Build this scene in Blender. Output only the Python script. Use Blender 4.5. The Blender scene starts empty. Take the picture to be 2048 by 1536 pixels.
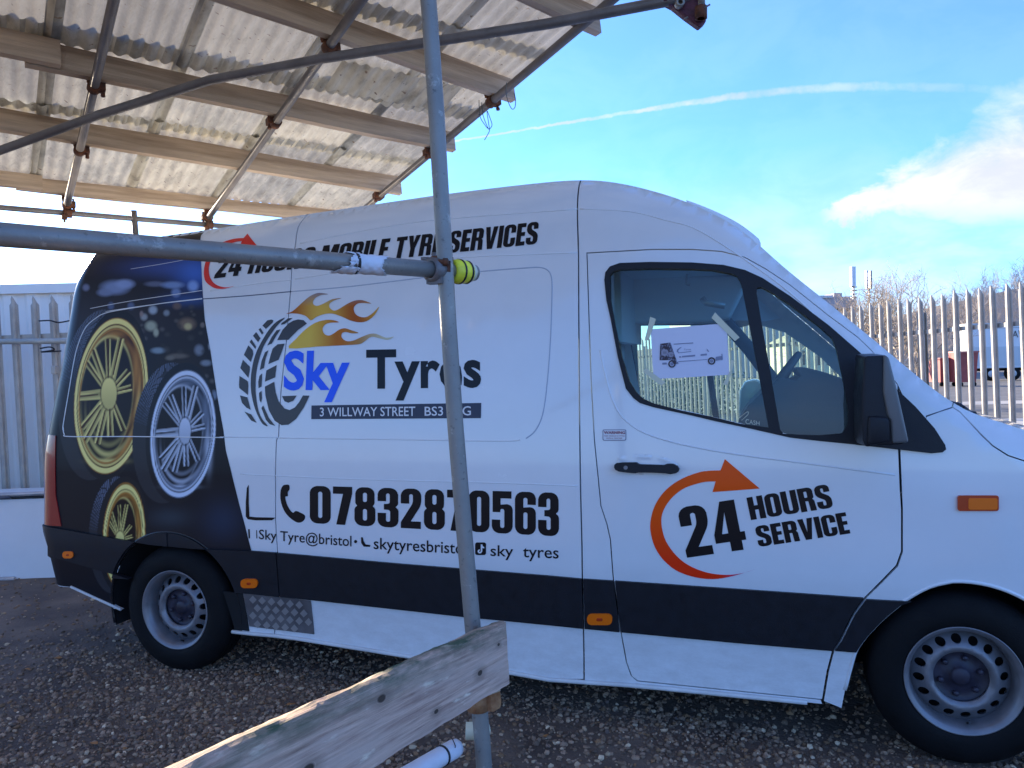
import bpy, math, random
import numpy as np
from mathutils import Vector, Matrix
from mathutils.geometry import delaunay_2d_cdt
random.seed(7)
RNG = np.random.default_rng(7)
SC = bpy.context.scene
COL = SC.collection

# ------------------------------------------------------------------ camera
# x runs along the van (towards its nose), y away from the photographer, z up; y = 0 is the van's near flank
CAM = Vector((3.115, -3.53, 1.70))
_l = math.hypot(-.304, .953)
FH = Vector((-.304/_l, .953/_l, 0)); RH = Vector((FH.y, -FH.x, 0)); UP = Vector((0, 0, 1))
PITCH, ROLL, FPX = math.radians(-1.2), math.radians(1.3), 1538.0
VF = (FH*math.cos(PITCH)+UP*math.sin(PITCH)).normalized()
_u = RH.cross(VF).normalized()
VR = (RH*math.cos(ROLL)-_u*math.sin(ROLL)).normalized()
VU = VR.cross(VF).normalized()
cam_d = bpy.data.cameras.new('camera'); cam = bpy.data.objects.new('camera', cam_d); COL.objects.link(cam)
cam_d.sensor_width = 36.0; cam_d.lens = 36.0*FPX/2048.0; cam_d.clip_start = .05; cam_d.clip_end = 3000
cam.matrix_world = Matrix(((VR.x, VU.x, -VF.x, CAM.x), (VR.y, VU.y, -VF.y, CAM.y), (VR.z, VU.z, -VF.z, CAM.z), (0, 0, 0, 1)))
SC.camera = cam

# ------------------------------------------------------------------ sun and sky
SUN_AZ, SUN_EL = -39.0, 14.0         # degrees left of the view direction, above the horizon
_a = math.radians(SUN_AZ); _e = math.radians(SUN_EL)
SUN = ((RH*math.sin(_a)+FH*math.cos(_a))*math.cos(_e)+UP*math.sin(_e)).normalized()
sl = bpy.data.lights.new('sun', 'SUN'); sl.energy = 4.5; sl.angle = math.radians(.53); sl.color = (1, .84, .64)
so = bpy.data.objects.new('sun', sl); COL.objects.link(so); so.rotation_euler = SUN.to_track_quat('Z', 'Y').to_euler()
so.location = (0, 0, 30)
W = bpy.data.worlds.new('World'); SC.world = W; W.use_nodes = True
WT = W.node_tree; WT.nodes.clear()
def wn(t, **k):
    n = WT.nodes.new(t)
    for a, b in k.items(): setattr(n, a, b)
    return n
def wl(a, b): WT.links.new(a, b)
sky = wn('ShaderNodeTexSky', sky_type='NISHITA', sun_disc=False)
sky.sun_elevation = _e; sky.sun_rotation = math.atan2(SUN.x, SUN.y)
sky.air_density = .9; sky.dust_density = .35; sky.ozone_density = 9.0
bg = wn('ShaderNodeBackground'); bg.inputs[1].default_value = .15
wo = wn('ShaderNodeOutputWorld'); wl(bg.outputs[0], wo.inputs[0])
def wm_(op, a, b=None, clamp=False):
    n = wn('ShaderNodeMath', operation=op); n.use_clamp = clamp
    for i, v in enumerate((a, b)):
        if v is None: continue
        if isinstance(v, (int, float)): n.inputs[i].default_value = v
        else: wl(v, n.inputs[i])
    return n.outputs[0]
def wdot(vec, d):
    n = wn('ShaderNodeVectorMath', operation='DOT_PRODUCT'); wl(vec, n.inputs[0]); n.inputs[1].default_value = d
    return n.outputs['Value']
def wrange(v, a, b, c=0., d=1.):
    n = wn('ShaderNodeMapRange', interpolation_type='SMOOTHSTEP'); wl(v, n.inputs[0])
    for i, q in enumerate((a, b, c, d)): n.inputs[i+1].default_value = q
    return n.outputs[0]
tc = wn('ShaderNodeTexCoord'); DIR = tc.outputs['Generated']
def pxdir(u, v): return (VF+VR*((u-1024)/FPX)+VU*((768-v)/FPX)).normalized()
def at_dep(u, v, dep):
    d = VF+VR*((u-1024)/FPX)+VU*((768-v)/FPX)
    return CAM+d*dep
def at_y(u, v, y):
    d = VF+VR*((u-1024)/FPX)+VU*((768-v)/FPX)
    return CAM+d*((y-CAM.y)/d.y)
def at_z(u, v, z):
    d = VF+VR*((u-1024)/FPX)+VU*((768-v)/FPX)
    return CAM+d*((z-CAM.z)/d.z)
def LDZ(lat, dep, z):                # metres right of, ahead of the photographer, above ground
    p = CAM+RH*lat+FH*dep
    return Vector((p.x, p.y, z))
def proj(P):                         # numpy (N,3) -> pixel coordinates of the artwork survey
    q = P-np.array(CAM); x = q@np.array(VR); y = q@np.array(VU); z = q@np.array(VF)
    return 1024+FPX*x/z, 768-FPX*y/z
# cloud bank low in the sky, noise in the sky's own directions
def noise(vec, scale, detail=6, rough=.55, sc3=(1, 1, 1), dist=0.):
    m = wn('ShaderNodeMapping'); wl(vec, m.inputs[0]); m.inputs['Scale'].default_value = sc3
    n = wn('ShaderNodeTexNoise'); wl(m.outputs[0], n.inputs['Vector'])
    n.inputs['Scale'].default_value = scale; n.inputs['Detail'].default_value = detail
    n.inputs['Roughness'].default_value = rough; n.inputs['Distortion'].default_value = dist
    return n.outputs['Fac']
nz1 = noise(DIR, 3.2, 8, .58, (1, 1, 2.4), .3)
nz2 = noise(DIR, 9.0, 6, .6, (1, 1, 1.8), .4)
def pt(u, v):                        # sky direction to (right/forward, up/forward) tangents
    d = pxdir(u, v); return d
cx, cx2 = pxdir(1960, 400), pxdir(1700, 430)
def band(c0, c1, half, soft):        # distance from the great-circle arc through two directions
    nrm = c0.cross(c1).normalized(); a = wm_('ABSOLUTE', wdot(DIR, nrm))
    return a, nrm
# white cumulus bank: an elongated patch rising to the right
ca, cn = band(pxdir(1660, 438), pxdir(2160, 300), 0, 0)
off = wdot(DIR, cn)
wob = wm_('MULTIPLY', wm_('SUBTRACT', nz2, .5), .10)
wob2 = wm_('MULTIPLY', wm_('SUBTRACT', nz1, .5), .05)
d1 = wm_('ABSOLUTE', wm_('ADD', wm_('ADD', off, wob), wob2))
along = wdot(DIR, (pxdir(2160, 325)-pxdir(1660, 450)).normalized())
a0 = pxdir(1640, 455).dot((pxdir(2160, 325)-pxdir(1660, 450)).normalized())
wid = wrange(along, a0-.01, a0+.24, .012, .080)
cl = wrange(wm_('DIVIDE', d1, wid), .25, 1.25, 1., 0.)
front = wrange(wdot(DIR, VF), .3, .5)
cl = wm_('MULTIPLY', wm_('MULTIPLY', cl, wrange(along, a0-.02, a0+.03)), front)
# thin veil near the horizon all round
sep = wn('ShaderNodeSeparateXYZ'); wl(DIR, sep.inputs[0])
hz = wrange(sep.outputs[2], .0, .36, 1.15, 0.)
veil = wm_('MULTIPLY', hz, wrange(wm_('ADD', nz1, wm_('MULTIPLY', nz2, .3)), .42, .80, .25, .95))
# contrail
ta, tn = band(pxdir(905, 283), pxdir(1380, 205), 0, 0)
alt = wdot(DIR, (pxdir(2040, 205)-pxdir(905, 283)).normalized())
t0 = pxdir(880, 285).dot((pxdir(2040, 205)-pxdir(905, 283)).normalized())
t1 = pxdir(1400, 203).dot((pxdir(2040, 205)-pxdir(905, 283)).normalized())
t2 = pxdir(2050, 215).dot((pxdir(2040, 205)-pxdir(905, 283)).normalized())
nz3 = noise(DIR, 60, 4, .65)
bend = wm_('MULTIPLY', wm_('POWER', wrange(alt, t1-.1, t2+.15), 2.), .060)
toff = wm_('ADD', wm_('ADD', wdot(DIR, tn), wm_('MULTIPLY', wm_('SUBTRACT', nz3, .5), .006)), wm_('MULTIPLY', bend, 1. if tn.z > 0 else -1.))
tw = wrange(alt, t0, t2, .0015, .0085)
trail = wrange(wm_('DIVIDE', wm_('ABSOLUTE', toff), tw), .2, 1.2, 1., 0.)
fade = wm_('MULTIPLY', wrange(alt, t1-.1, t2+.1, .66, .10), wrange(noise(DIR, 25, 4, .7), .3, .6, .55, 1.))
trail = wm_('MULTIPLY', wm_('MULTIPLY', trail, fade), wm_('MULTIPLY', wrange(alt, t0-.3, t0), front))
cov = wm_('MAXIMUM', wm_('MAXIMUM', wm_('MULTIPLY', cl, .88), wm_('MAXIMUM', wm_('MULTIPLY', veil, .60), .13)), trail)
ccol = wn('ShaderNodeMix', data_type='RGBA'); wl(cov, ccol.inputs['Factor']); wl(sky.outputs[0], ccol.inputs['A'])
shade = wn('ShaderNodeMix', data_type='RGBA'); wl(wrange(nz2, .35, .65), shade.inputs['Factor'])
shade.inputs['A'].default_value = (1.75, 1.70, 2.10, 1); shade.inputs['B'].default_value = (2.4, 2.3, 2.45, 1)
wl(shade.outputs['Result'], ccol.inputs['B']); wl(ccol.outputs['Result'], bg.inputs[0])
SC.view_settings.view_transform = 'Standard'; SC.view_settings.look = 'None'
SC.view_settings.exposure = 1.82; SC.view_settings.gamma = 1; SC.view_settings.use_curve_mapping = False
try:
    SC.cycles.max_bounces = 10; SC.cycles.diffuse_bounces = 5; SC.cycles.transparent_max_bounces = 16
    SC.cycles.caustics_reflective = False; SC.cycles.caustics_refractive = False
except Exception: pass

# ------------------------------------------------------------------ materials
def mat(name, col, rough=.5, metal=0., coat=0., var=0., vscale=8., bump=0., bscale=40., spec=.5, col2=None, stretch=(1, 1, 1), attr=None, vdet=6, coords='Object', lo=.35, hi=.65):
    m = bpy.data.materials.new(name); m.use_nodes = True; T = m.node_tree; N = T.nodes; L = T.links
    p = N['Principled BSDF']; p.inputs['Base Color'].default_value = (*col, 1); p.inputs['Roughness'].default_value = rough
    p.inputs['Metallic'].default_value = metal; p.inputs['Specular IOR Level'].default_value = spec
    p.inputs['Coat Weight'].default_value = coat; p.inputs['Coat Roughness'].default_value = .06
    t = N.new('ShaderNodeTexCoord'); mp = N.new('ShaderNodeMapping'); L.new(t.outputs[coords], mp.inputs[0]); mp.inputs['Scale'].default_value = stretch
    if var > 0 or col2:
        n = N.new('ShaderNodeTexNoise'); L.new(mp.outputs[0], n.inputs['Vector']); n.inputs['Scale'].default_value = vscale; n.inputs['Detail'].default_value = vdet; n.inputs['Roughness'].default_value = .6
        r = N.new('ShaderNodeMapRange'); L.new(n.outputs['Fac'], r.inputs[0]); r.inputs[1].default_value = lo; r.inputs[2].default_value = hi
        mx = N.new('ShaderNodeMix'); mx.data_type = 'RGBA'; L.new(r.outputs[0], mx.inputs['Factor'])
        c2 = col2 if col2 else tuple(min(1, c*(1+var)) for c in col); c1 = col if col2 else tuple(c*(1-var) for c in col)
        mx.inputs['A'].default_value = (*c1, 1); mx.inputs['B'].default_value = (*c2, 1)
        L.new(mx.outputs['Result'], p.inputs['Base Color'])
        rr = N.new('ShaderNodeMapRange'); L.new(n.outputs['Fac'], rr.inputs[0]); rr.inputs[1].default_value = .3; rr.inputs[2].default_value = .7
        rr.inputs[3].default_value = max(.02, rough*.85); rr.inputs[4].default_value = min(1, rough*1.15); L.new(rr.outputs[0], p.inputs['Roughness'])
    if attr:
        a = N.new('ShaderNodeAttribute'); a.attribute_name = attr; L.new(a.outputs['Color'], p.inputs['Base Color'])
    if bump > 0:
        n = N.new('ShaderNodeTexNoise'); L.new(mp.outputs[0], n.inputs['Vector']); n.inputs['Scale'].default_value = bscale; n.inputs['Detail'].default_value = 5
        b = N.new('ShaderNodeBump'); b.inputs['Strength'].default_value = bump; b.inputs['Distance'].default_value = .01; L.new(n.outputs['Fac'], b.inputs['Height']); L.new(b.outputs[0], p.inputs['Normal'])
    return m
def glassmat(name, tint, rough=.01, ior=1.5, dirt=0.):
    m = bpy.data.materials.new(name); m.use_nodes = True; T = m.node_tree; N = T.nodes; L = T.links
    out = N['Material Output']; N.remove(N['Principled BSDF'])
    tr = N.new('ShaderNodeBsdfTransparent'); tr.inputs[0].default_value = (*tint, 1)
    gl = N.new('ShaderNodeBsdfGlossy'); gl.inputs['Roughness'].default_value = rough
    fr = N.new('ShaderNodeFresnel'); fr.inputs[0].default_value = ior
    mx = N.new('ShaderNodeMixShader'); L.new(fr.outputs[0], mx.inputs[0]); L.new(tr.outputs[0], mx.inputs[1]); L.new(gl.outputs[0], mx.inputs[2])
    if dirt:
        df = N.new('ShaderNodeBsdfDiffuse'); df.inputs[0].default_value = (.6, .65, .68, 1)
        m2 = N.new('ShaderNodeMixShader'); m2.inputs[0].default_value = dirt
        L.new(mx.outputs[0], m2.inputs[1]); L.new(df.outputs[0], m2.inputs[2]); mx = m2
    L.new(mx.outputs[0], out.inputs[0])
    return m
M = {}
M['paint'] = mat('white_paint', (.80, .81, .82), .24, 0, 1.0, .02, 3)
def add_dirt(m):                      # road film: thicker towards the sills, in streaks and blotches
    T = m.node_tree; N = T.nodes; L = T.links; p = N['Principled BSDF']; src = p.inputs['Base Color'].links[0].from_socket
    t = N.new('ShaderNodeTexCoord'); sp = N.new('ShaderNodeSeparateXYZ'); g = N.new('ShaderNodeNewGeometry'); L.new(g.outputs['Position'], sp.inputs[0])
    mp = N.new('ShaderNodeMapping'); L.new(g.outputs['Position'], mp.inputs[0]); mp.inputs['Scale'].default_value = (1, 1, 2.5)
    n = N.new('ShaderNodeTexNoise'); n.inputs['Scale'].default_value = 9; n.inputs['Detail'].default_value = 12; n.inputs['Roughness'].default_value = .78; L.new(mp.outputs[0], n.inputs['Vector'])
    a = N.new('ShaderNodeMapRange'); L.new(sp.outputs[2], a.inputs[0]); a.inputs[1].default_value = .25; a.inputs[2].default_value = .80; a.inputs[3].default_value = 1; a.inputs[4].default_value = .04
    b = N.new('ShaderNodeMapRange'); L.new(n.outputs['Fac'], b.inputs[0]); b.inputs[1].default_value = .36; b.inputs[2].default_value = .72
    c = N.new('ShaderNodeMath'); c.operation = 'MULTIPLY'; L.new(a.outputs[0], c.inputs[0]); L.new(b.outputs[0], c.inputs[1])
    d = N.new('ShaderNodeMath'); d.operation = 'MULTIPLY'; L.new(c.outputs[0], d.inputs[0]); d.inputs[1].default_value = .34
    mx = N.new('ShaderNodeMix'); mx.data_type = 'RGBA'; L.new(d.outputs[0], mx.inputs['Factor']); L.new(src, mx.inputs['A']); mx.inputs['B'].default_value = (.30, .25, .20, 1); L.new(mx.outputs['Result'], p.inputs['Base Color'])
    return m
add_dirt(M['paint'])
M['paint_low'] = mat('white_paint_dusty', (.66, .65, .63), .42, 0, .3, .10, 5)
M['plastic'] = mat('dark_plastic', (.008, .009, .014), .48, 0, 0, .15, 20, .15, 300, spec=.35)
M['gloss_black'] = mat('gloss_black', (.012, .012, .014), .25)
M['rubber'] = mat('tyre_rubber', (.0045, .0045, .0055), .72, 0, 0, .3, 12, .2, 150, spec=.22)
M['void'] = mat('dark_liner', (.004, .004, .005), .9)
M['steel'] = mat('silver_rim_paint', (.21, .205, .22), .42, .4, 0, .12, 14)
M['hub'] = mat('grey_hub_steel', (.032, .028, .045), .5, .1, 0, .3, 20)
M['ink'] = mat('black_vinyl', (.005, .005, .008), .28, spec=.3)
M['slate'] = mat('dark_grey_vinyl', (.045, .042, .042), .3)
M['blue'] = mat('blue_vinyl', (.0, .10, .95), .3)
M['orange'] = mat('orange_vinyl', (.95, .10, .004), .3, spec=.3)
M['red'] = mat('red_vinyl', (.85, .03, .02), .28)
M['whitev'] = mat('white_vinyl', (.78, .78, .80), .35)
M['amber'] = mat('amber_lens', (.95, .17, .005), .18, 0, .6)
M['amber_dark'] = mat('amber_lens_dark', (.50, .045, .008), .18, 0, .6)
M['tail'] = mat('red_lens', (.30, .008, .012), .12, 0, .8)
M['glass'] = glassmat('green_tinted_glass', (.84, 1.0, .90), .01, 1.62, .015)
M['wind'] = glassmat('windscreen_glass', (.70, .93, .93), .01, 1.5, .02)
M['trim'] = mat('cab_trim', (.085, .095, .115), .8, 0, 0, .1, 6)
M['liner'] = mat('headlining', (.80, .86, .92), .9)
M['paper'] = mat('paper', (.72, .72, .84), .7)
M['tape'] = mat('masking_tape', (.66, .66, .50), .7)
M['printgrey'] = mat('print_grey', (.25, .27, .38), .8)
M['printdark'] = mat('print_dark', (.06, .05, .06), .8)
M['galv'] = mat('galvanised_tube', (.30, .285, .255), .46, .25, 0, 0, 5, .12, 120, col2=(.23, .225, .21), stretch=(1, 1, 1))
def add_spots(m, col, scale, lo, hi, amt=.9):
    T = m.node_tree; N = T.nodes; L = T.links; p = N['Principled BSDF']; src = p.inputs['Base Color'].links[0].from_socket
    g = N.new('ShaderNodeNewGeometry'); n = N.new('ShaderNodeTexNoise'); L.new(g.outputs['Position'], n.inputs['Vector']); n.inputs['Scale'].default_value = scale; n.inputs['Detail'].default_value = 7; n.inputs['Roughness'].default_value = .65
    r = N.new('ShaderNodeMapRange'); L.new(n.outputs['Fac'], r.inputs[0]); r.inputs[1].default_value = lo; r.inputs[2].default_value = hi; r.inputs[4].default_value = amt
    mx = N.new('ShaderNodeMix'); mx.data_type = 'RGBA'; L.new(r.outputs[0], mx.inputs['Factor']); L.new(src, mx.inputs['A']); mx.inputs['B'].default_value = (*col, 1); L.new(mx.outputs['Result'], p.inputs['Base Color'])
add_spots(M['galv'], (.48, .46, .42), 17, .60, .66, .7); add_spots(M['galv'], (.16, .075, .035), 11, .66, .74, .8); add_spots(M['galv'], (.10, .095, .085), 60, .60, .68, .6)
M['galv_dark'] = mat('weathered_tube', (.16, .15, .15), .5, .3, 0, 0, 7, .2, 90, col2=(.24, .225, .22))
M['rust'] = mat('rusty_coupler', (.20, .065, .025), .8, .25, 0, 0, 30, .5, 90, col2=(.10, .06, .045))
M['rust_pale'] = mat('rusty_plate', (.42, .22, .10), .8, .1, 0, 0, 30, .5, 90, col2=(.25, .10, .04))
M['pale_metal'] = mat('galvanised_pale', (.46, .46, .48), .45, .45, 0, .15, 6)
M['white_wrap'] = mat('white_wrap', (.72, .74, .80), .5, 0, 0, .06, 10, .3, 30)
M['yellow'] = mat('yellow_sleeve', (.88, .86, .05), .5, 0, 0, .12, 30)
M['cream'] = mat('cream_cap', (.70, .68, .50), .5)
M['black'] = mat('black_tie', (.01, .01, .012), .5)

# ------------------------------------------------------------------ object helpers
def tag(o, label=None, cat=None, group=None, kind=None):
    if label: o['label'] = label
    if cat: o['category'] = cat
    if group: o['group'] = group
    if kind: o['kind'] = kind
    return o
def empty(name, loc, label=None, cat=None, group=None, mtx=None):
    o = bpy.data.objects.new(name, None); COL.objects.link(o); o.empty_display_size = .2
    if mtx is not None: o.matrix_world = mtx
    else: o.location = loc
    return tag(o, label, cat, group)
def link(name, me, parent=None, local=False):
    o = bpy.data.objects.new(name, me); COL.objects.link(o)
    if parent is not None:
        o.parent = parent
        if not local:
            if parent.type == 'EMPTY': o.matrix_parent_inverse = parent.matrix_basis.inverted()
    return o
def new_mesh(name, V, F, m=None, smooth=False, normals=None):
    me = bpy.data.meshes.new(name); me.from_pydata([tuple(map(float, v)) for v in V], [], [tuple(map(int, f)) for f in F]); 
    if m: me.materials.append(m)
    if smooth or normals is not None:
        me.polygons.foreach_set('use_smooth', [True]*len(me.polygons))
    if normals is not None: me.normals_split_custom_set_from_vertices([tuple(n) for n in normals])
    me.update(); return me
def np_mesh(name, V, F, m=None, smooth=False):
    """V (n,3), F (m,k) numpy, fast"""
    me = bpy.data.meshes.new(name); k = F.shape[1]
    me.vertices.add(len(V)); me.vertices.foreach_set('co', V.astype(np.float32).ravel())
    me.loops.add(F.size); me.loops.foreach_set('vertex_index', F.astype(np.int32).ravel())
    me.polygons.add(len(F)); me.polygons.foreach_set('loop_start', np.arange(0, F.size, k, dtype=np.int32))
    me.polygons.foreach_set('use_smooth', np.full(len(F), bool(smooth)))
    if m: me.materials.append(m)
    me.update(calc_edges=True); me.validate(); return me
def set_col(me, C, name='col'):
    a = me.color_attributes.new(name, 'FLOAT_COLOR', 'POINT'); D = np.ones((len(C), 4), np.float32); D[:, :3] = C; a.data.foreach_set('color', D.ravel())
class MB:
    """collects simple solids into one mesh"""
    def __init__(s): s.V = []; s.F = []; s.S = []
    def add(s, V, F, smooth=False):
        b = len(s.V); s.V += [Vector(v) for v in V]; s.F += [tuple(b+i for i in f) for f in F]; s.S += [smooth]*len(F); return s
    def box(s, c, d, X=Vector((1, 0, 0)), Y=Vector((0, 1, 0)), Z=Vector((0, 0, 1))):
        c = Vector(c); X, Y, Z = Vector(X), Vector(Y), Vector(Z)
        V = [c+X*(sx*d[0]/2)+Y*(sy*d[1]/2)+Z*(sz*d[2]/2) for sz in (-1, 1) for sy in (-1, 1) for sx in (-1, 1)]
        return s.add(V, [(0, 2, 3, 1), (4, 5, 7, 6), (0, 1, 5, 4), (2, 6, 7, 3), (0, 4, 6, 2), (1, 3, 7, 5)])
    def tube(s, pts, r, n=12, cap=True, radii=None):
        pts = [Vector(p) for p in pts]; V = []; F = []; up = None
        for i, p in enumerate(pts):
            d = (pts[min(i+1, len(pts)-1)]-pts[max(i-1, 0)]).normalized()
            if up is None:
                up = Vector((0, 0, 1)) if abs(d.z) < .9 else Vector((1, 0, 0))
            a = d.cross(up).normalized(); b = a.cross(d).normalized(); up = b
            rr = radii[i] if radii else r
            for k in range(n):
                t = 2*math.pi*k/n; V.append(p+a*(math.cos(t)*rr)+b*(math.sin(t)*rr))
        for i in range(len(pts)-1):
            for k in range(n):
                k2 = (k+1) % n; F.append((i*n+k, i*n+k2, (i+1)*n+k2, (i+1)*n+k))
        s.add(V, F, True)
        if cap:
            q = len(s.V)-len(V); s.F.append(tuple(q+k for k in range(n))[::-1]); s.F.append(tuple(q+(len(pts)-1)*n+k for k in range(n))); s.S += [False]*2
        return s
    def lathe(s, c, axis, prof, n=32, closed=False):
        """prof: (along, radius)"""
        c = Vector(c); ax = Vector(axis).normalized(); up = Vector((0, 0, 1)) if abs(ax.z) < .9 else Vector((1, 0, 0))
        a = ax.cross(up).normalized(); b = a.cross(ax); V = []; F = []
        for (h, r) in prof:
            for k in range(n):
                t = 2*math.pi*k/n; V.append(c+ax*h+a*(math.cos(t)*r)+b*(math.sin(t)*r))
        m = len(prof)
        for i in range(m-1 if not closed else m):
            j = (i+1) % m
            for k in range(n): k2 = (k+1) % n; F.append((i*n+k, i*n+k2, j*n+k2, j*n+k))
        return s.add(V, F, True)
    def mesh(s, name, m):
        me = bpy.data.meshes.new(name); me.from_pydata([tuple(v) for v in s.V], [], s.F)
        me.polygons.foreach_set('use_smooth', s.S); me.materials.append(m); me.update(); return me
    def build(s, name, m, parent=None, local=False, bevel=0, seg=2):
        o = link(name, s.mesh(name, m), parent, local)
        if bevel:
            b = o.modifiers.new('bevel', 'BEVEL'); b.width = bevel; b.segments = seg; b.limit_method = 'ANGLE'; b.angle_limit = math.radians(35); b.harden_normals = False
        return o
def recalc(me):
    import bmesh
    b = bmesh.new(); b.from_mesh(me); bmesh.ops.recalc_face_normals(b, faces=b.faces); b.to_mesh(me); b.free(); return me
# ------------------------------------------------------------------ the van: flank as one analytic surface y = S(x, z)
def xz(u, v, y): p = at_y(u, v, y); return (p.x, p.z)
YC = 1.0
REAR = sorted([(at_y(u, v, y).z, at_y(u, v, y).x) for u, v, y in
    [(118, 1180, .10), (97, 1060, .10), (98, 1000, .10), (101, 900, .11), (112, 820, .12), (130, 720, .15), (148, 620, .2), (160, 565, .24), (176, 530, .28)]])
RZ = np.array([a for a, b in REAR]); RX = np.array([b for a, b in REAR])
TOPP = [(176, 530, .28), (192, 512, .28), (212, 497, .30), (240, 488, .3), (300, 478, .3), (400, 464, .3), (520, 445, .3), (600, 432, .3), (740, 411, .3), (880, 390, .3), (1000, 375, .3), (1100, 364, .3), (1158, 360, .3),
        (1210, 362, .3), (1260, 371, .3), (1320, 387, .3), (1375, 407, .3), (1420, 428, .3), (1460, 450, .3), (1500, 476, .3), (1520, 497, .26), (1545, 519, .22), (1580, 549, .2), (1620, 580, .18), (1658, 609, .17), (1700, 644, .16),
        (1750, 685, .15), (1800, 727, .14), (1850, 769, .13), (1905, 813, .12), (1935, 824, .12), (1960, 832, .12), (2005, 846, .12), (2048, 860, .12)]
TP = sorted([(at_y(*p).x, at_y(*p).z) for p in TOPP])
TP += [(TP[-1][0]+.15, TP[-1][1]-.045), (TP[-1][0]+.35, TP[-1][1]-.14), (TP[-1][0]+.52, TP[-1][1]-.30), (TP[-1][0]+.60, TP[-1][1]-.5), (TP[-1][0]+.63, .35)]
TX = np.array([a for a, b in TP]); TZ = np.array([b for a, b in TP])
for i in range(1, len(TX)): TX[i] = max(TX[i], TX[i-1]+1e-3)
_x = np.arange(TX[0], TX[-1], .02); _z = np.interp(_x, TX, TZ); _k = np.exp(-(np.arange(-12, 13)*.02/.065)**2/2); _k /= _k.sum()
_zs = np.convolve(np.pad(_z, 12, 'edge'), _k, 'valid'); _w = np.clip((_x-TX[0]-.35)/.15, 0, 1)*np.clip((TX[-1]-.75-_x)/.15, 0, 1)
TXo, TZo = TX, TZ; TX, TZ = np.append(_x, TX[-1]), np.append(_z*(1-_w)+_zs*_w, TZ[-1])
def ztop(x): return np.interp(x, TX, TZ)
def xrear(z): return np.interp(z, RZ, RX)
XW0 = at_y(1520, 497, .26).x; XW1 = at_y(1905, 813, .12).x       # windscreen runs between these
def tumble(z): return .17*np.clip((z-1.15)/1.35, 0, 2)**1.35+.03*np.clip((.75-z)/.4, 0, 1)
def S(x, z):
    x = np.asarray(x, float); z = np.asarray(z, float)
    y = tumble(z)
    R = np.interp(x, [XW0-.5, XW0+.15, XW1, XW1+.2], [.24, .09, .09, .14])
    d = np.clip((R-(ztop(x)-z))/R, 0, .965)
    y = y+R*.55*(1-np.sqrt(1-d*d))
    R2 = .15; d2 = np.clip((R2-(x-xrear(z)))/R2, 0, .965)
    y = y+R2*.8*(1-np.sqrt(1-d2*d2))
    y = y+.42*np.clip((x-4.05)/.85, 0, 2)**2.3
    return y
_c = np.array(CAM); _vf, _vr, _vu = np.array(VF), np.array(VR), np.array(VU)
def onside(P, y0=.05, off=0.):
    """survey pixels -> (x, z) on the flank surface"""
    P = np.asarray(P, float).reshape(-1, 2)
    D = _vf[None]+_vr[None]*((P[:, :1]-1024)/FPX)+_vu[None]*((768-P[:, 1:2])/FPX)
    y = np.full(len(P), y0)
    for i in range(30):
        t = (y-_c[1])/D[:, 1]; X = _c[0]+D[:, 0]*t; Z = _c[2]+D[:, 2]*t
        y = y*.5+.5*np.minimum(S(X, Z)-off, .45)
    return np.stack([X, Z], 1)
def smooth_pts(P, n=4, closed=False):
    P = [np.array(p, float) for p in P]; out = []; N = len(P)
    for i in range(N if closed else N-1):
        p0, p1, p2, p3 = (P[(i-1) % N] if closed or i > 0 else P[0]), P[i], P[(i+1) % N], (P[(i+2) % N] if closed or i+2 < N else P[-1])
        for k in range(n):
            t = k/n; out.append(.5*((2*p1)+(-p0+p2)*t+(2*p0-5*p1+4*p2-p3)*t*t+(-p0+3*p1-3*p2+p3)*t**3))
    if not closed: out.append(P[-1])
    return np.array(out)
def densify(P, step):
    out = []; N = len(P)
    for i in range(N):
        a, b = P[i], P[(i+1) % N]; n = max(1, int(math.ceil(np.hypot(*(b-a))/step)))
        for k in range(n): out.append(a+(b-a)*k/n)
    return np.array(out)
def clean(P, eps=1e-4):
    out = [P[0]]
    for p in P[1:]:
        if np.hypot(*(p-out[-1])) > eps: out.append(p)
    if np.hypot(*(out[0]-out[-1])) < eps: out.pop()
    return np.array(out)
def inside(P, loops):
    c = np.zeros(len(P), bool)
    for L in loops:
        a = L; b = np.roll(L, -1, 0)
        for (x1, y1), (x2, y2) in zip(a, b):
            if y1 == y2: continue
            m = ((y1 > P[:, 1]) != (y2 > P[:, 1])); xi = (x2-x1)*(P[:, 1]-y1)/(y2-y1)+x1
            c ^= m & (P[:, 0] < xi)
    return c
def edist(P, loops):
    d = np.full(len(P), 1e9)
    for L in loops:
        a = L; b = np.roll(L, -1, 0)
        for p, q in zip(a, b):
            v = q-p; l = v@v+1e-12; t = np.clip(((P-p)@v)/l, 0, 1); d = np.minimum(d, np.hypot(*(P-(p+t[:, None]*v)).T))
    return d
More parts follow.
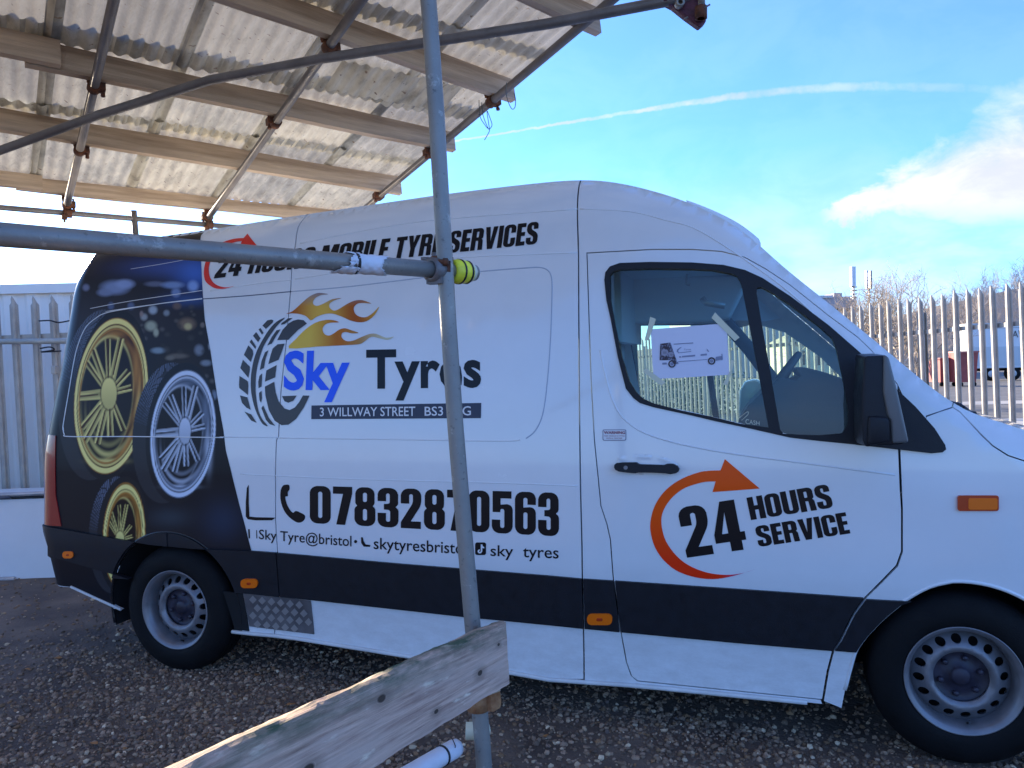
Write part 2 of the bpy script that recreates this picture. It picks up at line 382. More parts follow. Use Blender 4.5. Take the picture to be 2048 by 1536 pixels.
def cdt(loops, grid=.05, extra=None, step=None):
    """2-D triangulation inside loops (even-odd) with interior points"""
    loops = [densify(clean(np.asarray(L, float)), step or grid) for L in loops]
    A = np.concatenate(loops); lo, hi = A.min(0), A.max(0)
    gx = np.arange(lo[0]+grid*.37, hi[0], grid); gy = np.arange(lo[1]+grid*.37, hi[1], grid)
    G = np.stack(np.meshgrid(gx, gy), -1).reshape(-1, 2)
    if extra is not None: G = np.concatenate([G, extra])
    if len(G):
        G = G[inside(G, loops)]
        if len(G): G = G[edist(G, loops) > grid*.35] if extra is None else G[edist(G, loops) > np.minimum(grid*.35, .004+0*G[:, 0])]
    V = np.concatenate([A, G]) if len(G) else A
    E = []; b = 0
    for L in loops:
        n = len(L); E += [(b+i, b+(i+1) % n) for i in range(n)]; b += n
    r = delaunay_2d_cdt([Vector((float(x), float(y))) for x, y in V], E, [], 0, 1e-6)
    VV = np.array([(v.x, v.y) for v in r[0]]); T = np.array([f for f in r[2]])
    c = VV[T].mean(1); T = T[inside(c, loops)]
    # boundary edges, oriented
    from collections import Counter
    a, b2, c2 = VV[T[:, 0]], VV[T[:, 1]], VV[T[:, 2]]
    ar = (b2[:, 0]-a[:, 0])*(c2[:, 1]-a[:, 1])-(b2[:, 1]-a[:, 1])*(c2[:, 0]-a[:, 0])
    T[ar < 0] = T[ar < 0][:, ::-1]
    dirs = set()
    for t in T.tolist():
        for i in range(3): dirs.add((t[i], t[(i+1) % 3]))
    B = [e for e in dirs if (e[1], e[0]) not in dirs]
    return VV, T, B
def side_obj(name, loops, m, parent, off=0., grid=.06, thick=0., far=False, step=None, rows=False, clampz=True, xform=None, skirt=True):
    loops = [np.array(L, float) for L in loops]
    if clampz:
        for L in loops: L[:, 1] = np.minimum(L[:, 1], ztop(L[:, 0])-.0006)
    extra = None
    if rows:
        A = np.concatenate(loops); xs = np.arange(A[:, 0].min(), A[:, 0].max(), .07)
        ex = [np.stack([xs, ztop(xs)-d], 1) for d in (.003, .008, .018, .035, .06, .10, .15, .2)]
        zs = np.arange(A[:, 1].min(), A[:, 1].max(), .07)
        ex += [np.stack([xrear(zs)+d, zs], 1) for d in (.003, .008, .018, .035, .06, .10)]
        extra = np.concatenate(ex)
    V, T, B = cdt(loops, grid, extra, step)
    y = S(V[:, 0], V[:, 1])-off
    e = 2e-3; nx = (S(V[:, 0]+e, V[:, 1])-S(V[:, 0]-e, V[:, 1]))/(2*e); nz = (S(V[:, 0], V[:, 1]+e)-S(V[:, 0], V[:, 1]-e))/(2*e)
    Nn = np.stack([nx, -np.ones(len(V)), nz], 1); Nn /= np.linalg.norm(Nn, axis=1)[:, None]
    P = np.stack([V[:, 0], y, V[:, 1]], 1)
    if xform is not None: P = xform(P)
    F = T.tolist(); n = len(P)          # (x,z) ccw seen from -y: normal is -y
    Ps = [P]; Ns = [Nn]
    if thick > 0 and skirt:
        base = n; add = []; an = []
        for (a, b) in B:
            t = P[b]-P[a]; o = np.cross(t, Nn[a]); o /= (np.linalg.norm(o)+1e-9)
            inw = -Nn[a]*thick; inb = -Nn[b]*thick
            i = base+len(add); add += [P[a], P[b], P[b]+inb, P[a]+inw]; an += [o]*4; F.append([i+3, i+2, i+1, i])
        Ps.append(np.array(add)); Ns.append(np.array(an))
        P = np.concatenate(Ps); Nn = np.concatenate(Ns)
    if far:
        P = P.copy(); P[:, 1] = 2*YC-P[:, 1]; Nn = Nn.copy(); Nn[:, 1] *= -1; F = [f[::-1] for f in F]
    me = new_mesh(name, P, F, m, True, Nn)
    return link(name, me, parent)
def C(P, **k): return onside(P, **k)
def crop(P, s, ox, oy): return [(x/s+ox, y/s+oy) for x, y in P]
def toprun(x0, x1, n=40): xs = np.linspace(x0, x1, n); return np.stack([xs, ztop(xs)-.0006], 1)

van = empty('van', (1.9, 1.0, 0), 'white panel van with tyre shop lettering and a black wheel print over its rear', 'van')
RW = at_y(348, 1233, .02); FW = at_y(1929, 1378, .02); WR = .365
RWx, FWx = RW.x, FW.x
# seams
slider_seam = [(596, 455), (591, 489), (584, 530), (581, 582), (573, 680), (562, 781), (558, 852), (557, 874), (553, 880), (552, 900), (551, 970), (551, 1041), (555, 1104), (552, 1150), (550, 1190), (549, 1268)]
b_seam = [(1158, 372), (1157, 505), (1158, 700), (1160, 900), (1164, 1100), (1168, 1358)]
SS = C(slider_seam); BS = C(b_seam)
SS = np.concatenate([[[SS[0][0]+.012, ztop(SS[0][0]+.012)]], SS]); BS = np.concatenate([[[BS[0][0], ztop(BS[0][0])]], BS])
sill_px = [(246, 1218), (475, 1263), (570, 1271), (833, 1313), (1018, 1342), (1100, 1357), (1276, 1369), (1614, 1402), (1683, 1415)]
SL = C(sill_px)
def sillz(x): return float(np.interp(x, SL[:, 0], SL[:, 1]))
GAP = .0036
def arc(cx, cz, r, a0, a1, n=18): a = np.radians(np.linspace(a0, a1, n)); return np.stack([cx+r*np.cos(a), cz+r*np.sin(a)], 1)
ARR = .455
# rear quarter panel, down to the lower edge behind and ahead of the rear wheel arch
_lc = C([(143, 1174), (190, 1196), (243, 1219)]); rz = np.linspace(C([(111, 1165)])[0][1], RZ[-1]-.002, 26)
sz0 = _lc[-1][1]
rq = [np.stack([xrear(rz)+.0006, rz], 1), toprun(TX[0]+.002, SS[0][0]-GAP), SS[1:]-[GAP, 0], [[SL[1][0], SL[1][1]]],
      arc(RWx, WR, ARR, -20, 200, 30)[0:0]]
arch = arc(RWx, WR, ARR, -8, 180+math.degrees(math.asin(max(0, min(.9, (WR-_lc[-1][1])/ARR)))), 34)
SSl = SS[-1]
rear_outline = np.concatenate([np.stack([xrear(rz)+.0006, rz], 1), toprun(TX[0]+.002, SS[0][0]-GAP), SS[1:]-[GAP, 0], [[arch[0][0], sillz(arch[0][0])]], arch, _lc[::-1]])
rear_panel = side_obj('rear_quarter_panel', [rear_outline], M['paint'], van, thick=.02, rows=True)
slide_outline = np.concatenate([toprun(SS[0][0]+GAP, BS[0][0]-GAP), BS[1:]-[GAP, 0], np.array([p for p in SL[::-1] if SS[-1][0]+.03 < p[0] < BS[-1][0]-.02]), [[SS[-1][0]+GAP, sillz(SS[-1][0])]], (SS[1:]+[GAP, 0])[::-1][1:]])
sliding_door = side_obj('sliding_door', [slide_outline], M['paint'], van, thick=.02, rows=True)
# front door
door_px = [(1175, 507), (1306, 500), (1384, 500), (1443, 504), (1490, 516), (1533, 540), (1580, 571), (1658, 633), (1716, 676), (1744, 703), (1795, 770), (1796, 900), (1799, 973), (1802, 1019), (1802, 1102), (1792, 1130), (1765, 1158), (1728, 1195),
           (1704, 1227), (1676, 1283), (1664, 1301), (1653, 1343), (1644, 1398), (1276, 1361), (1264, 1352), (1254, 1324), (1243, 1264), (1234, 1200), (1228, 1160), (1222, 1080), (1215, 1048), (1203, 1012), (1198, 960), (1190, 880), (1183, 750), (1178, 600)]
DO = C(door_px)
glass1_px = [(1221, 600), (1220, 550), (1226, 543), (1240, 539), (1300, 537), (1384, 538), (1423, 540), (1462, 547), (1474, 552), (1480, 562), (1484, 575), (1510, 710), (1537, 855), (1480, 847), (1423, 833), (1360, 820), (1306, 806), (1285, 796), (1272, 783), (1259, 762), (1244, 714), (1230, 650)]
glass2_px = [(1513, 586), (1514, 576), (1522, 574), (1540, 583), (1580, 609), (1638, 652), (1664, 676), (1673, 699), (1685, 753), (1697, 824), (1695, 850), (1685, 866), (1640, 870), (1600, 869), (1566, 867), (1560, 858), (1540, 740), (1524, 650)]
G1, G2 = C(glass1_px), C(glass2_px)
frame_px = [(1213, 600), (1209, 560), (1211, 545), (1220, 533), (1240, 526), (1300, 524), (1384, 525), (1447, 530), (1490, 540), (1525, 556), (1580, 592), (1658, 651), (1712, 698), (1732, 716), (1780, 775), (1790, 893), (1712, 889), (1640, 882), (1580, 875), (1501, 857), (1430, 842), (1384, 831), (1306, 814), (1280, 806), (1267, 796), (1252, 777), (1236, 714), (1222, 640)]
FR = C(frame_px)
hole_px = [(1217, 600), (1214, 552), (1222, 540), (1240, 534), (1384, 533), (1447, 538), (1490, 549), (1522, 565), (1580, 602), (1650, 655), (1690, 690), (1705, 760), (1712, 880), (1640, 875), (1580, 869), (1501, 851), (1384, 824), (1306, 808), (1283, 799), (1270, 788), (1256, 768), (1240, 714)]
HO = C(hole_px)
front_door = side_obj('front_door', [DO, HO], M['paint'], van, thick=.03, rows=True)
side_obj('window_seal', [FR, G1, G2], M['plastic'], front_door, off=.006, grid=.08, thick=.03, step=.03)
def grow(P, s): c = P.mean(0); return c+(P-c)*s
g1 = side_obj('window_glass', [grow(G1, 1.012)], M['glass'], front_door, off=-.012, grid=.12)
g2 = side_obj('window_glass', [grow(G2, 1.012)], M['glass'], front_door, off=-.012, grid=.12)
# cab panel: B post, roof side, A post
asm = C([(1852, 831), (1880, 822), (1903, 814)])
DT = C([(1795, 770), (1744, 703), (1716, 676), (1658, 633), (1580, 571), (1533, 540), (1490, 516), (1443, 504), (1384, 500), (1306, 500), (1175, 507), (1178, 600), (1183, 750), (1190, 880), (1198, 960), (1203, 1012), (1215, 1048), (1222, 1080), (1228, 1160), (1234, 1200), (1243, 1264), (1254, 1324), (1264, 1352), (1276, 1361), (1644, 1398)])
DTs = DT.copy(); DTs[:11, 1] += .0055; DTs[10:, 0] -= .0055; DTs[23:, 1] -= .005
tri0 = C([(1850, 860), (1810, 800)])
cab_outline = np.concatenate([toprun(BS[0][0]+GAP, XW1-.01, 110), asm[::-1], tri0, DTs, [[DT[-1][0], sillz(DT[-1][0])]], [[BS[-1][0]+GAP, sillz(BS[-1][0])]], (BS[1:]+[GAP, 0])[::-1][1:]])
cab = side_obj('cab_side_panel', [cab_outline], M['paint'], van, thick=.02, rows=True)
# front wing
gapline = C([(1905, 816), (1918, 824), (1938, 845), (1960, 869), (1985, 893), (2015, 912), (2048, 923)])
gl_x = gapline[-1]
nose_x = TX[-1]
dfe = C([(1853, 834), (1850, 862), (1800, 890), (1801, 900), (1804, 973), (1806, 1019), (1806, 1104), (1796, 1133), (1769, 1161), (1731, 1198), (1708, 1229), (1681, 1283), (1669, 1301), (1658, 1343), (1648, 1402), (1683, 1416)])
_fa = C([(1690, 1380), (1703, 1330), (1711, 1303), (1722, 1285), (1739, 1264), (1771, 1232), (1813, 1199), (1859, 1174), (1905, 1163)]); _fr = float(np.hypot(_fa[-1][0]-FWx, _fa[-1][1]-WR)); _fang = math.degrees(math.atan2(_fa[-1][1]-WR, _fa[-1][0]-FWx))
farch = np.concatenate([smooth_pts(_fa, 3), arc(FWx, WR, _fr, _fang, -12, 24)[1:]])
print('SILL', dfe[-2:], farch[0], C([(1711,1303)]), RWx, FWx)
wing_outline = np.concatenate([dfe, farch, [[FWx+.5, .33], [nose_x-.06, .35], [nose_x-.035, .6], [nose_x-.06, TZo[-2]-.0]], [[gl_x[0]+.3, gl_x[1]-.12]], gapline[::-1], C([(1880, 824)])])
wing = side_obj('front_wing', [wing_outline], M['paint'], van, thick=.02, rows=True)
bon_outline = np.concatenate([gapline+[.004, .004], [[gl_x[0]+.3, gl_x[1]-.115], [nose_x-.06, TZo[-2]+.01]], toprun(nose_x-.05, gapline[0][0]+.01, 20)])
bonnet = side_obj('bonnet', [bon_outline], M['paint'], van, thick=.02, rows=True)
# far flank (same stampings, mirrored)
HOf2 = np.array([xz(u, v, 1.88) for u, v in [(1474, 656), (1510, 646), (1570, 664), (1640, 712), (1690, 760), (1705, 850), (1620, 860), (1585, 800), (1525, 722)]])
cabf = np.concatenate([toprun(BS[0][0]+GAP, XW1-.01, 60), asm[::-1], C([(1850, 860), (1800, 890), (1804, 973), (1806, 1104), (1769, 1161), (1708, 1229), (1669, 1301), (1648, 1402)]), [[BS[-1][0]+GAP, sillz(BS[-1][0])]], (BS[1:]+[GAP, 0])[::-1][1:]])
HOf = np.array([xz(u, v, 1.88) for u, v in [(1258, 668), (1262, 655), (1275, 650), (1440, 648), (1452, 652), (1500, 712), (1560, 788), (1600, 850), (1600, 880), (1300, 878), (1283, 830)]])
for nm, L in (('far_side_panel', [rear_outline]), ('far_side_panel', [slide_outline]), ('far_door', [cabf, HOf, HOf2]), ('far_side_panel', [wing_outline]), ('far_side_panel', [bon_outline])):
    o = side_obj(nm, L, M['paint'], van, thick=.02, rows=True, far=True)
    if nm == 'far_door': far_door = o
side_obj('window_seal', [grow(HOf, 1.06), grow(HOf, .985)], M['plastic'], far_door, off=-.03, grid=.08, thick=.02, step=.03, far=True)
side_obj('window_glass', [grow(HOf, 1.01)], M['glass'], far_door, off=-.008, grid=.12, far=True)
side_obj('window_glass', [grow(HOf2, 1.01)], M['glass'], far_door, off=-.008, grid=.12, far=True)
# surfaces between the flanks
def loft(name, x0, x1, m, camber=.03, n=40, k=14, parent=None, inset=0., dz=0., bulge=0.):
    xs = np.linspace(x0, x1, n); z = ztop(xs)-.0006; y = S(xs, z)+inset; V = []
    for i in range(n):
        for j in range(k+1):
            t = j/k; c = 1-(2*t-1)**2
            V.append((xs[i]+bulge*c, y[i]*(1-t)+(2*YC-y[i])*t, z[i]+dz+camber*(c if c > 0 else 0)))
    F = [(i*(k+1)+j, (i+1)*(k+1)+j, (i+1)*(k+1)+j+1, i*(k+1)+j+1) for i in range(n-1) for j in range(k)]
    return link(name, new_mesh(name, V, F, m, True), parent if parent is not None else van)
loft('roof', TX[0]+.002, XW0+.02, M['paint'], .012, 70)
loft('windscreen', XW0+.02, XW1-.01, M['wind'], .004, 24, inset=.035)
loft('bonnet_top', gapline[0][0]+.01, nose_x-.05, M['paint'], .03, 20, parent=bonnet)
loft('front_face', nose_x-.05, nose_x-.002, M['plastic'], .0, 6)
# rear face
zs = np.linspace(.46, RZ[-1]-.004, 30); V = []
for z_ in zs:
    xr = float(xrear(z_)); y0 = float(S(xr+.0006, z_))
    for t in np.linspace(0, 1, 9): V.append((xr-.012*(1-(2*t-1)**2), y0*(1-t)+(2*YC-y0)*t, z_))
F = [(i*9+j, i*9+j+1, (i+1)*9+j+1, (i+1)*9+j) for i in range(29) for j in range(8)]
link('rear_doors', new_mesh('rear_doors', V, F, M['paint'], True), van)
# underside, bulkhead, wheel housings
b = MB(); b.box(((RWx-1.0+4.6)/2+.2, 1.0, .50), (5.2, 1.5, .10)); b.box((1.9, 1.0, .42), (3.0, .5, .12)); b.build('underbody', M['void'], van)
bx = BS[0][0]-.06
b = MB(); b.box((bx, 1.0, 1.35), (.03, 1.64, 1.75)); b.box((bx-.02, 1, .5), (.03, 1.9, .3)); b.build('bulkhead', M['liner'], van)
for (wx, nm) in ((RWx, 'wheel_housing'), (FWx, 'wheel_housing')):
    for far in (0, 1):
        y0, y1 = (.035, .42) if not far else (2*YC-.035, 2*YC-.42)
        P = arc(wx, WR, ARR+(.012 if wx == FWx else -.004), -14, 196, 30); V = [(x, y0, z) for x, z in P]+[(x, y1, z) for x, z in P]; n = len(P)
        F = [(i, i+1, n+i+1, n+i) for i in range(n-1)]
        c = len(V); V.append((wx, y1, WR)); F += [(n+i, n+i+1, c) for i in range(n-1)]
        link(nm, new_mesh(nm, V, F, M['void'], True), van)
# ---------------- lower dark rubbing strips
def zup(P, x): return float(np.interp(x, P[:, 0], P[:, 1]))
st_top = C([(98, 1052), (143, 1060), (215, 1073), (279, 1084), (300, 1088), (390, 1097), (500, 1101), (555, 1105), (800, 1127), (1100, 1151), (1164, 1157), (1230, 1161), (1424, 1174), (1725, 1195), (1813, 1200)])
st_bot = C([(447, 1181), (485, 1185), (626, 1199), (925, 1232), (1100, 1249), (1167, 1256), (1241, 1263), (1470, 1284), (1660, 1301), (1711, 1304)])
def strip(name, x0, x1, parent, a=None, b=None):
    xs = np.linspace(x0, x1, 12); t = [(x, zup(st_top, x)) for x in xs]; bo = [(x, zup(st_bot, x)) for x in xs[::-1]]
    L = np.array(t+bo)
    return side_obj(name, [L], M['plastic'], parent, off=.014, grid=.09, thick=.022, step=.06)
xd0 = C([(1229, 1161), (1242, 1263)]); xd1 = C([(1727, 1197), (1664, 1301)])
R2 = ARR+.10
def strip_arch(name, parent, cx, left):
    xs0 = SS[-3][0] if not left else 0
# strip round the rear arch, forward part
a_r = [p for p in arc(RWx, WR, ARR+.004, 0, 88, 20)]
# forward strip from arch to slider seam
zb0 = zup(st_bot, RWx+.5)
ang = math.degrees(math.asin((zup(st_bot, RWx+ARR)-WR)/ARR))
inner = arc(RWx, WR, ARR-.006, ang, 90, 18)
xse = SS[-4][0]-GAP
xs = np.linspace(RWx, xse, 14)
ztp = [max(zup(st_top, x), 0) for x in xs]
L = np.concatenate([np.stack([xs, ztp], 1)[::-1], inner[::-1], np.array([(x, zup(st_bot, x)) for x in np.linspace(inner[0][0], xse, 8)[1:]])])
side_obj('lower_strip', [L], M['plastic'], rear_panel, off=.014, grid=.09, thick=.022, step=.05)
# rear bumper side: from arch crown back to the corner
bb = C([(129, 1118), (200, 1139), (238, 1149), (262, 1157)])
angb = 180-math.degrees(math.asin(min(.99, (bb[-1][1]-WR)/ARR)))
innerb = arc(RWx, WR, ARR-.006, 90, angb, 16)
xs = np.linspace(RWx, float(xrear(.95))+.001, 18)
top = np.array([(x, zup(st_top, x)) for x in xs])
L = np.concatenate([top, [[float(xrear(bb[0][1]))+.001, bb[0][1]+.01]], bb, innerb[::-1][0:]])
bumper = side_obj('rear_bumper', [L], M['plastic'], van, off=.018, grid=.07, thick=.03, step=.05)
zb = np.linspace(.40, zup(st_top, -1.05), 6); V = []
for z_ in zb:
    xr = float(xrear(z_))-.03; y0 = float(S(xr+.04, z_))+.02
    V += [(xr+.02, y0, z_), (xr-.05, y0+.12, z_), (xr-.05, 2*YC-y0-.12, z_), (xr+.02, 2*YC-y0, z_)]
F = [(i*4+j, i*4+j+1, i*4+j+5, i*4+j+4) for i in range(5) for j in range(3)]
link('bumper_bar', new_mesh('bumper_bar', V, F, M['plastic'], True), bumper)
strip('lower_strip', SS[-4][0]+GAP, BS[-2][0]-GAP, sliding_door)
# B post strip
L = C([(1166, 1157), (1229, 1161), (1236, 1215), (1241, 1263), (1169, 1256)]); L[0, 0] += GAP; L[-1, 0] += GAP; L[1:4, 0] -= .004
side_obj('lower_strip', [L], M['plastic'], cab, off=.014, grid=.09, thick=.022, step=.05)
L = C([(1231, 1161), (1424, 1174), (1600, 1186), (1726, 1195), (1702, 1228), (1675, 1283), (1663, 1300), (1470, 1284), (1244, 1263), (1237, 1215)])
side_obj('lower_strip', [L], M['plastic'], front_door, off=.014, grid=.09, thick=.022, step=.05)
wa = farch[6:19]+[.003, 0]
L = np.concatenate([C([(1670, 1300), (1683, 1283), (1710, 1229), (1733, 1198), (1790, 1201), (1822, 1202)]), [p for p in wa[::-1] if p[1] < C([(1815, 1201)])[0][1] and p[1] > C([(1711, 1303)])[0][1]], C([(1712, 1303)])])
side_obj('lower_strip', [L], M['plastic'], wing, off=.014, grid=.09, thick=.022, step=.05)
# arch lips
for cx_, par, a0, a1 in ((RWx, rear_panel, -6, 194), (FWx, wing, -12, 184)):
    P = arc(cx_, WR, ARR-.004, a0, a1, 44) if cx_ == RWx else farch; y = S(P[:, 0], P[:, 1])
    MB().tube([(P[i][0], y[i]+.004, P[i][1]) for i in range(len(P))], .009, 8).build('arch_lip', M['gloss_black'] if cx_ == RWx else M['paint'], par)
# sill lip
P = [(float(x), float(S(x, sillz(x)))-.006, sillz(x)-.004) for x in np.linspace(SL[1][0]-.03, SL[-2][0], 24)]
MB().tube(P, .011, 8).build('sill_lip', M['paint_low'], van)
P = [(float(x), float(S(x, z))-.004, float(z)) for x, z in C([(143, 1173), (190, 1195), (243, 1219)])]
MB().tube(P, .008, 8).build('sill_lip', M['paint_low'], van)
# markers
def pill(c, w, h, n=10):
    c = np.array(c, float); r = min(w, h)/2; dx, dy = w/2-r, h/2-r; out = []
    for q, (sx, sy) in enumerate(((1, 1), (-1, 1), (-1, -1), (1, -1))):
        for k in range(n//2+1):
            a = math.pi/2*q+math.pi/2*k/(n//2); out.append((c[0]+sx*dx+r*math.cos(a), c[1]+sy*dy+r*math.sin(a)))
    return np.array(out)
def rrect(x0, y0, x1, y1, r, n=4):
    out = []
    for q, (cx_, cy_) in enumerate(((x1-r, y1-r), (x0+r, y1-r), (x0+r, y0+r), (x1-r, y0+r))):
        for k in range(n+1):
            a = math.pi/2*(q+k/n); out.append((cx_+r*math.cos(a), cy_+r*math.sin(a)))
    return np.array(out)
def quadbox(P, sh, m, name, parent, off, thick, **k):
    return side_obj(name, [C(P)], m, parent, off=off, grid=.05, thick=thick, **k)
for (u, v, w, h, ob) in ((142, 1108, 21, 14, bumper), (503, 1165, 33, 18, rear_panel), (1201, 1236, 50, 22, cab)):
    o = side_obj('side_marker', [C(rrect(u-w/2, v-h/2, u+w/2, v+h/2, h*.42))], M['amber'], ob, off=.024, grid=.05, thick=.012)
    side_obj('marker_socket', [C(rrect(u-w*.12, v-h*.12, u+w*.12, v+h*.15, h*.1))], M['amber_dark'], o, off=.026, grid=.05, thick=.004)
ind = side_obj('indicator', [C(rrect(1914, 990, 1996, 1021, 5))], M['amber_dark'], wing, off=.012, grid=.03, thick=.014)
side_obj('indicator_lens', [C(rrect(1935, 995, 1993, 1018, 4))], M['amber'], ind, off=.015, grid=.03, thick=.004)
# tail lamp
L = C([(101, 868), (113, 871), (112, 930), (113, 990), (122, 1040), (124, 1052), (100, 1050), (98, 1000), (98, 930)])
L2 = np.array([(max(x, float(xrear(z))+.0006), z) for x, z in L]); L2[6:, 0] = [float(xrear(z))+.0006 for z in L2[6:, 1]]; L2[0, 0] = float(xrear(L2[0, 1]))+.0006
side_obj('tail_lamp', [L2], M['tail'], van, off=.008, grid=.02, thick=.03, step=.02)
# door handle
hnd = crop([(350, 1060), (355, 1000), (400, 960), (520, 948), (845, 945), (905, 990), (1470, 1005), (1530, 980), (1600, 975), (1700, 985), (1780, 1030), (1812, 1090), (1800, 1150), (1740, 1190), (1620, 1210), (1500, 1190), (1200, 1175), (900, 1172), (830, 1190), (650, 1175), (450, 1150), (375, 1110)], 11.378, 1200, 840)
h = side_obj('door_handle', [C(hnd)], M['plastic'], front_door, off=.035, grid=.03, thick=.03)
side_obj('lock_barrel', [C([(1200+612/11.378+4.2*math.cos(a), 840+1062/11.378+4*math.sin(a)) for a in np.linspace(0, 6.1, 14)])], M['steel'], h, off=.0365, grid=.05, thick=.003)
scoop = crop([(430, 830), (640, 790), (880, 780), (1100, 785), (1330, 810), (1550, 870), (1700, 940), (1790, 1020), (1740, 1190), (1500, 1240), (900, 1245), (500, 1180), (380, 1060), (400, 900)], 11.378, 1200, 840)
sc = C(scoop); scc = sc.mean(0)
def dish(P):
    d = np.hypot((P[:, 0]-scc[0])/.14, (P[:, 2]-scc[1])/.055); P = P.copy(); P[:, 1] += 0; return P
# recess bowl: slightly proud ring then a shaded hollow
for q, (s_, of) in enumerate(((1.0, .0035),)):
    V, T, B = cdt([grow(sc, s_)], .012)
    e_ = edist(V, [grow(sc, s_)]); yy = S(V[:, 0], V[:, 1])-of+.000+.0*e_
    yy = yy-.006*np.sin(np.clip(e_/.012, 0, 1)*math.pi)
    link('handle_surround', new_mesh('handle_surround', np.stack([V[:, 0], yy, V[:, 1]], 1), T.tolist(), M['paint'], True), front_door)
# mirror and its black triangle
tri = [(1712, 889), (1714, 760), (1735, 718), (1760, 742), (1782, 768), (1830, 813), (1868, 856), (1889, 889), (1891, 898), (1884, 904), (1862, 906), (1800, 899)]
mirror = side_obj('mirror_base', [C(tri)], M['plastic'], front_door, off=.012, grid=.04, thick=.03)
def prism(name, px, ymid, y0, y1, m, parent, bev=.012, taper=1.):
    P = np.array([xz(u, v, ymid) for u, v in px]); c = P.mean(0); n = len(P); V = []
    for yy, s_ in ((y0, taper), (y1, 1.)): V += [(c[0]+(x-c[0])*s_, yy, c[1]+(z-c[1])*s_) for x, z in P]
    F = [tuple(range(n))[::-1], tuple(range(n, 2*n))]+[(i, (i+1) % n, n+(i+1) % n, n+i) for i in range(n)]
    me = recalc(new_mesh(name, V, F, m)); me.polygons.foreach_set('use_smooth', [True]*len(me.polygons)); o = link(name, me, parent)
    if bev:
        bm_ = o.modifiers.new('bevel', 'BEVEL'); bm_.width = bev; bm_.segments = 3; bm_.limit_method = 'ANGLE'; bm_.angle_limit = math.radians(30)
    return o
mh = prism('mirror_housing', [(1719, 712), (1724, 707), (1758, 706), (1768, 712), (1782, 770), (1800, 850), (1808, 884), (1796, 889), (1722, 893), (1716, 880), (1714, 790)], -.19, -.30, -.06, M['plastic'], mirror, .02, .94)
prism('mirror_cap', [(1757, 705), (1768, 711), (1783, 770), (1801, 850), (1808, 882), (1774, 884), (1771, 838), (1764, 826), (1756, 780)], -.19, -.312, -.09, mat('mirror_shell', (.13, .135, .14), .35), mh, .012, .96)
prism('mirror_lamp', [(1728, 827), (1764, 829), (1770, 838), (1770, 878), (1734, 886), (1726, 880)], -.19, -.318, -.12, M['plastic'], mh, .01, .97)
prism('mirror_arm', [(1722, 862), (1770, 862), (1772, 884), (1722, 886)], -.03, -.10, .03, M['plastic'], mh, .01)
prism('far_mirror', [(1478, 830), (1480, 780), (1490, 762), (1512, 757), (1526, 764), (1528, 850)], 2.12, 2.02, 2.25, M['paint'], van, .02)
# pressed creases of the flank
def crease(name, px, parent, m=None, r=.004, off=0., smooth=True, sink=.0015):
    P = smooth_pts(px, 6) if smooth else np.array(px, float)
    Q = C(P); y = S(Q[:, 0], Q[:, 1])
    return MB().tube([(Q[i][0], y[i]+sink-off, Q[i][1]) for i in range(len(Q))], r, 8).build(name, m or M['paint'], parent)
M['groove'] = mat('shut_line_crease_shade', (.10, .12, .17), .6)
crease('pressing_edge', [(405, 598), (500, 591), (583, 583)], rear_panel, M['groove'], .0035)  # white pressing: the crease's shade is put into the dark bead colour
crease('pressing_edge', [(583, 583), (700, 573), (840, 556), (960, 543), (1050, 536), (1080, 535), (1096, 541), (1103, 556), (1104, 590), (1101, 680), (1094, 770), (1085, 830), (1070, 862), (1052, 877)], sliding_door, mat('crease_shade', (.42, .47, .56), .4), .0035)  # bead greyer than the white door: crease shade painted in
crease('swage_line', [(420, 582), (520, 566), (583, 560)], rear_panel, None, .004)
crease('swage_line', [(590, 558), (760, 532), (900, 516), (1155, 505)], sliding_door, None, .004)
crease('swage_line', [(600, 487), (760, 455), (900, 437), (1155, 418)], sliding_door, None, .004)
crease('swage_line', [(1160, 418), (1260, 423), (1330, 440), (1400, 462), (1520, 540), (1600, 603), (1700, 700), (1744, 755)], cab, None, .004)
crease('door_rail_line', [(440, 852), (558, 852)], rear_panel, M['groove'], .0012, smooth=False)
crease('door_rail_line', [(440, 874), (557, 875)], rear_panel, M['paint'], .004, smooth=False)
crease('swage_line', [(559, 876), (800, 879), (1000, 882), (1040, 880)], sliding_door, None, .004)
crease('swage_line', [(480, 948), (700, 958), (1000, 966), (1155, 972)], sliding_door, None, .0035)
crease('swage_line', [(1200, 700), (1225, 800), (1262, 850), (1330, 880), (1450, 905), (1600, 925), (1790, 950)], front_door, None, .005)
crease('panel_gap', [(1853, 832), (1880, 823), (1904, 815)], wing, M['groove'], .0022)
# wiper cowl
b = MB()
for p, q in (((1898, 806), (1940, 826)), ((1975, 838), (2048, 866)), ((1905, 812), (1925, 816))):
    a_ = at_y(*p, .35 if p[0] < 1950 else .9); c_ = at_y(*q, .30 if p[0] < 1950 else 1.1); b.tube([a_, (a_+c_)/2+Vector((0, 0, .012)), c_], .012, 8)
b.build('wiper_arm', M['gloss_black'], van)
b = MB(); p = at_y(1925, 822, .2); b.box(p+Vector((0, 0, -.01)), (.09, .10, .022)); b.build('cowl_cover', M['plastic'], van, bevel=.008)

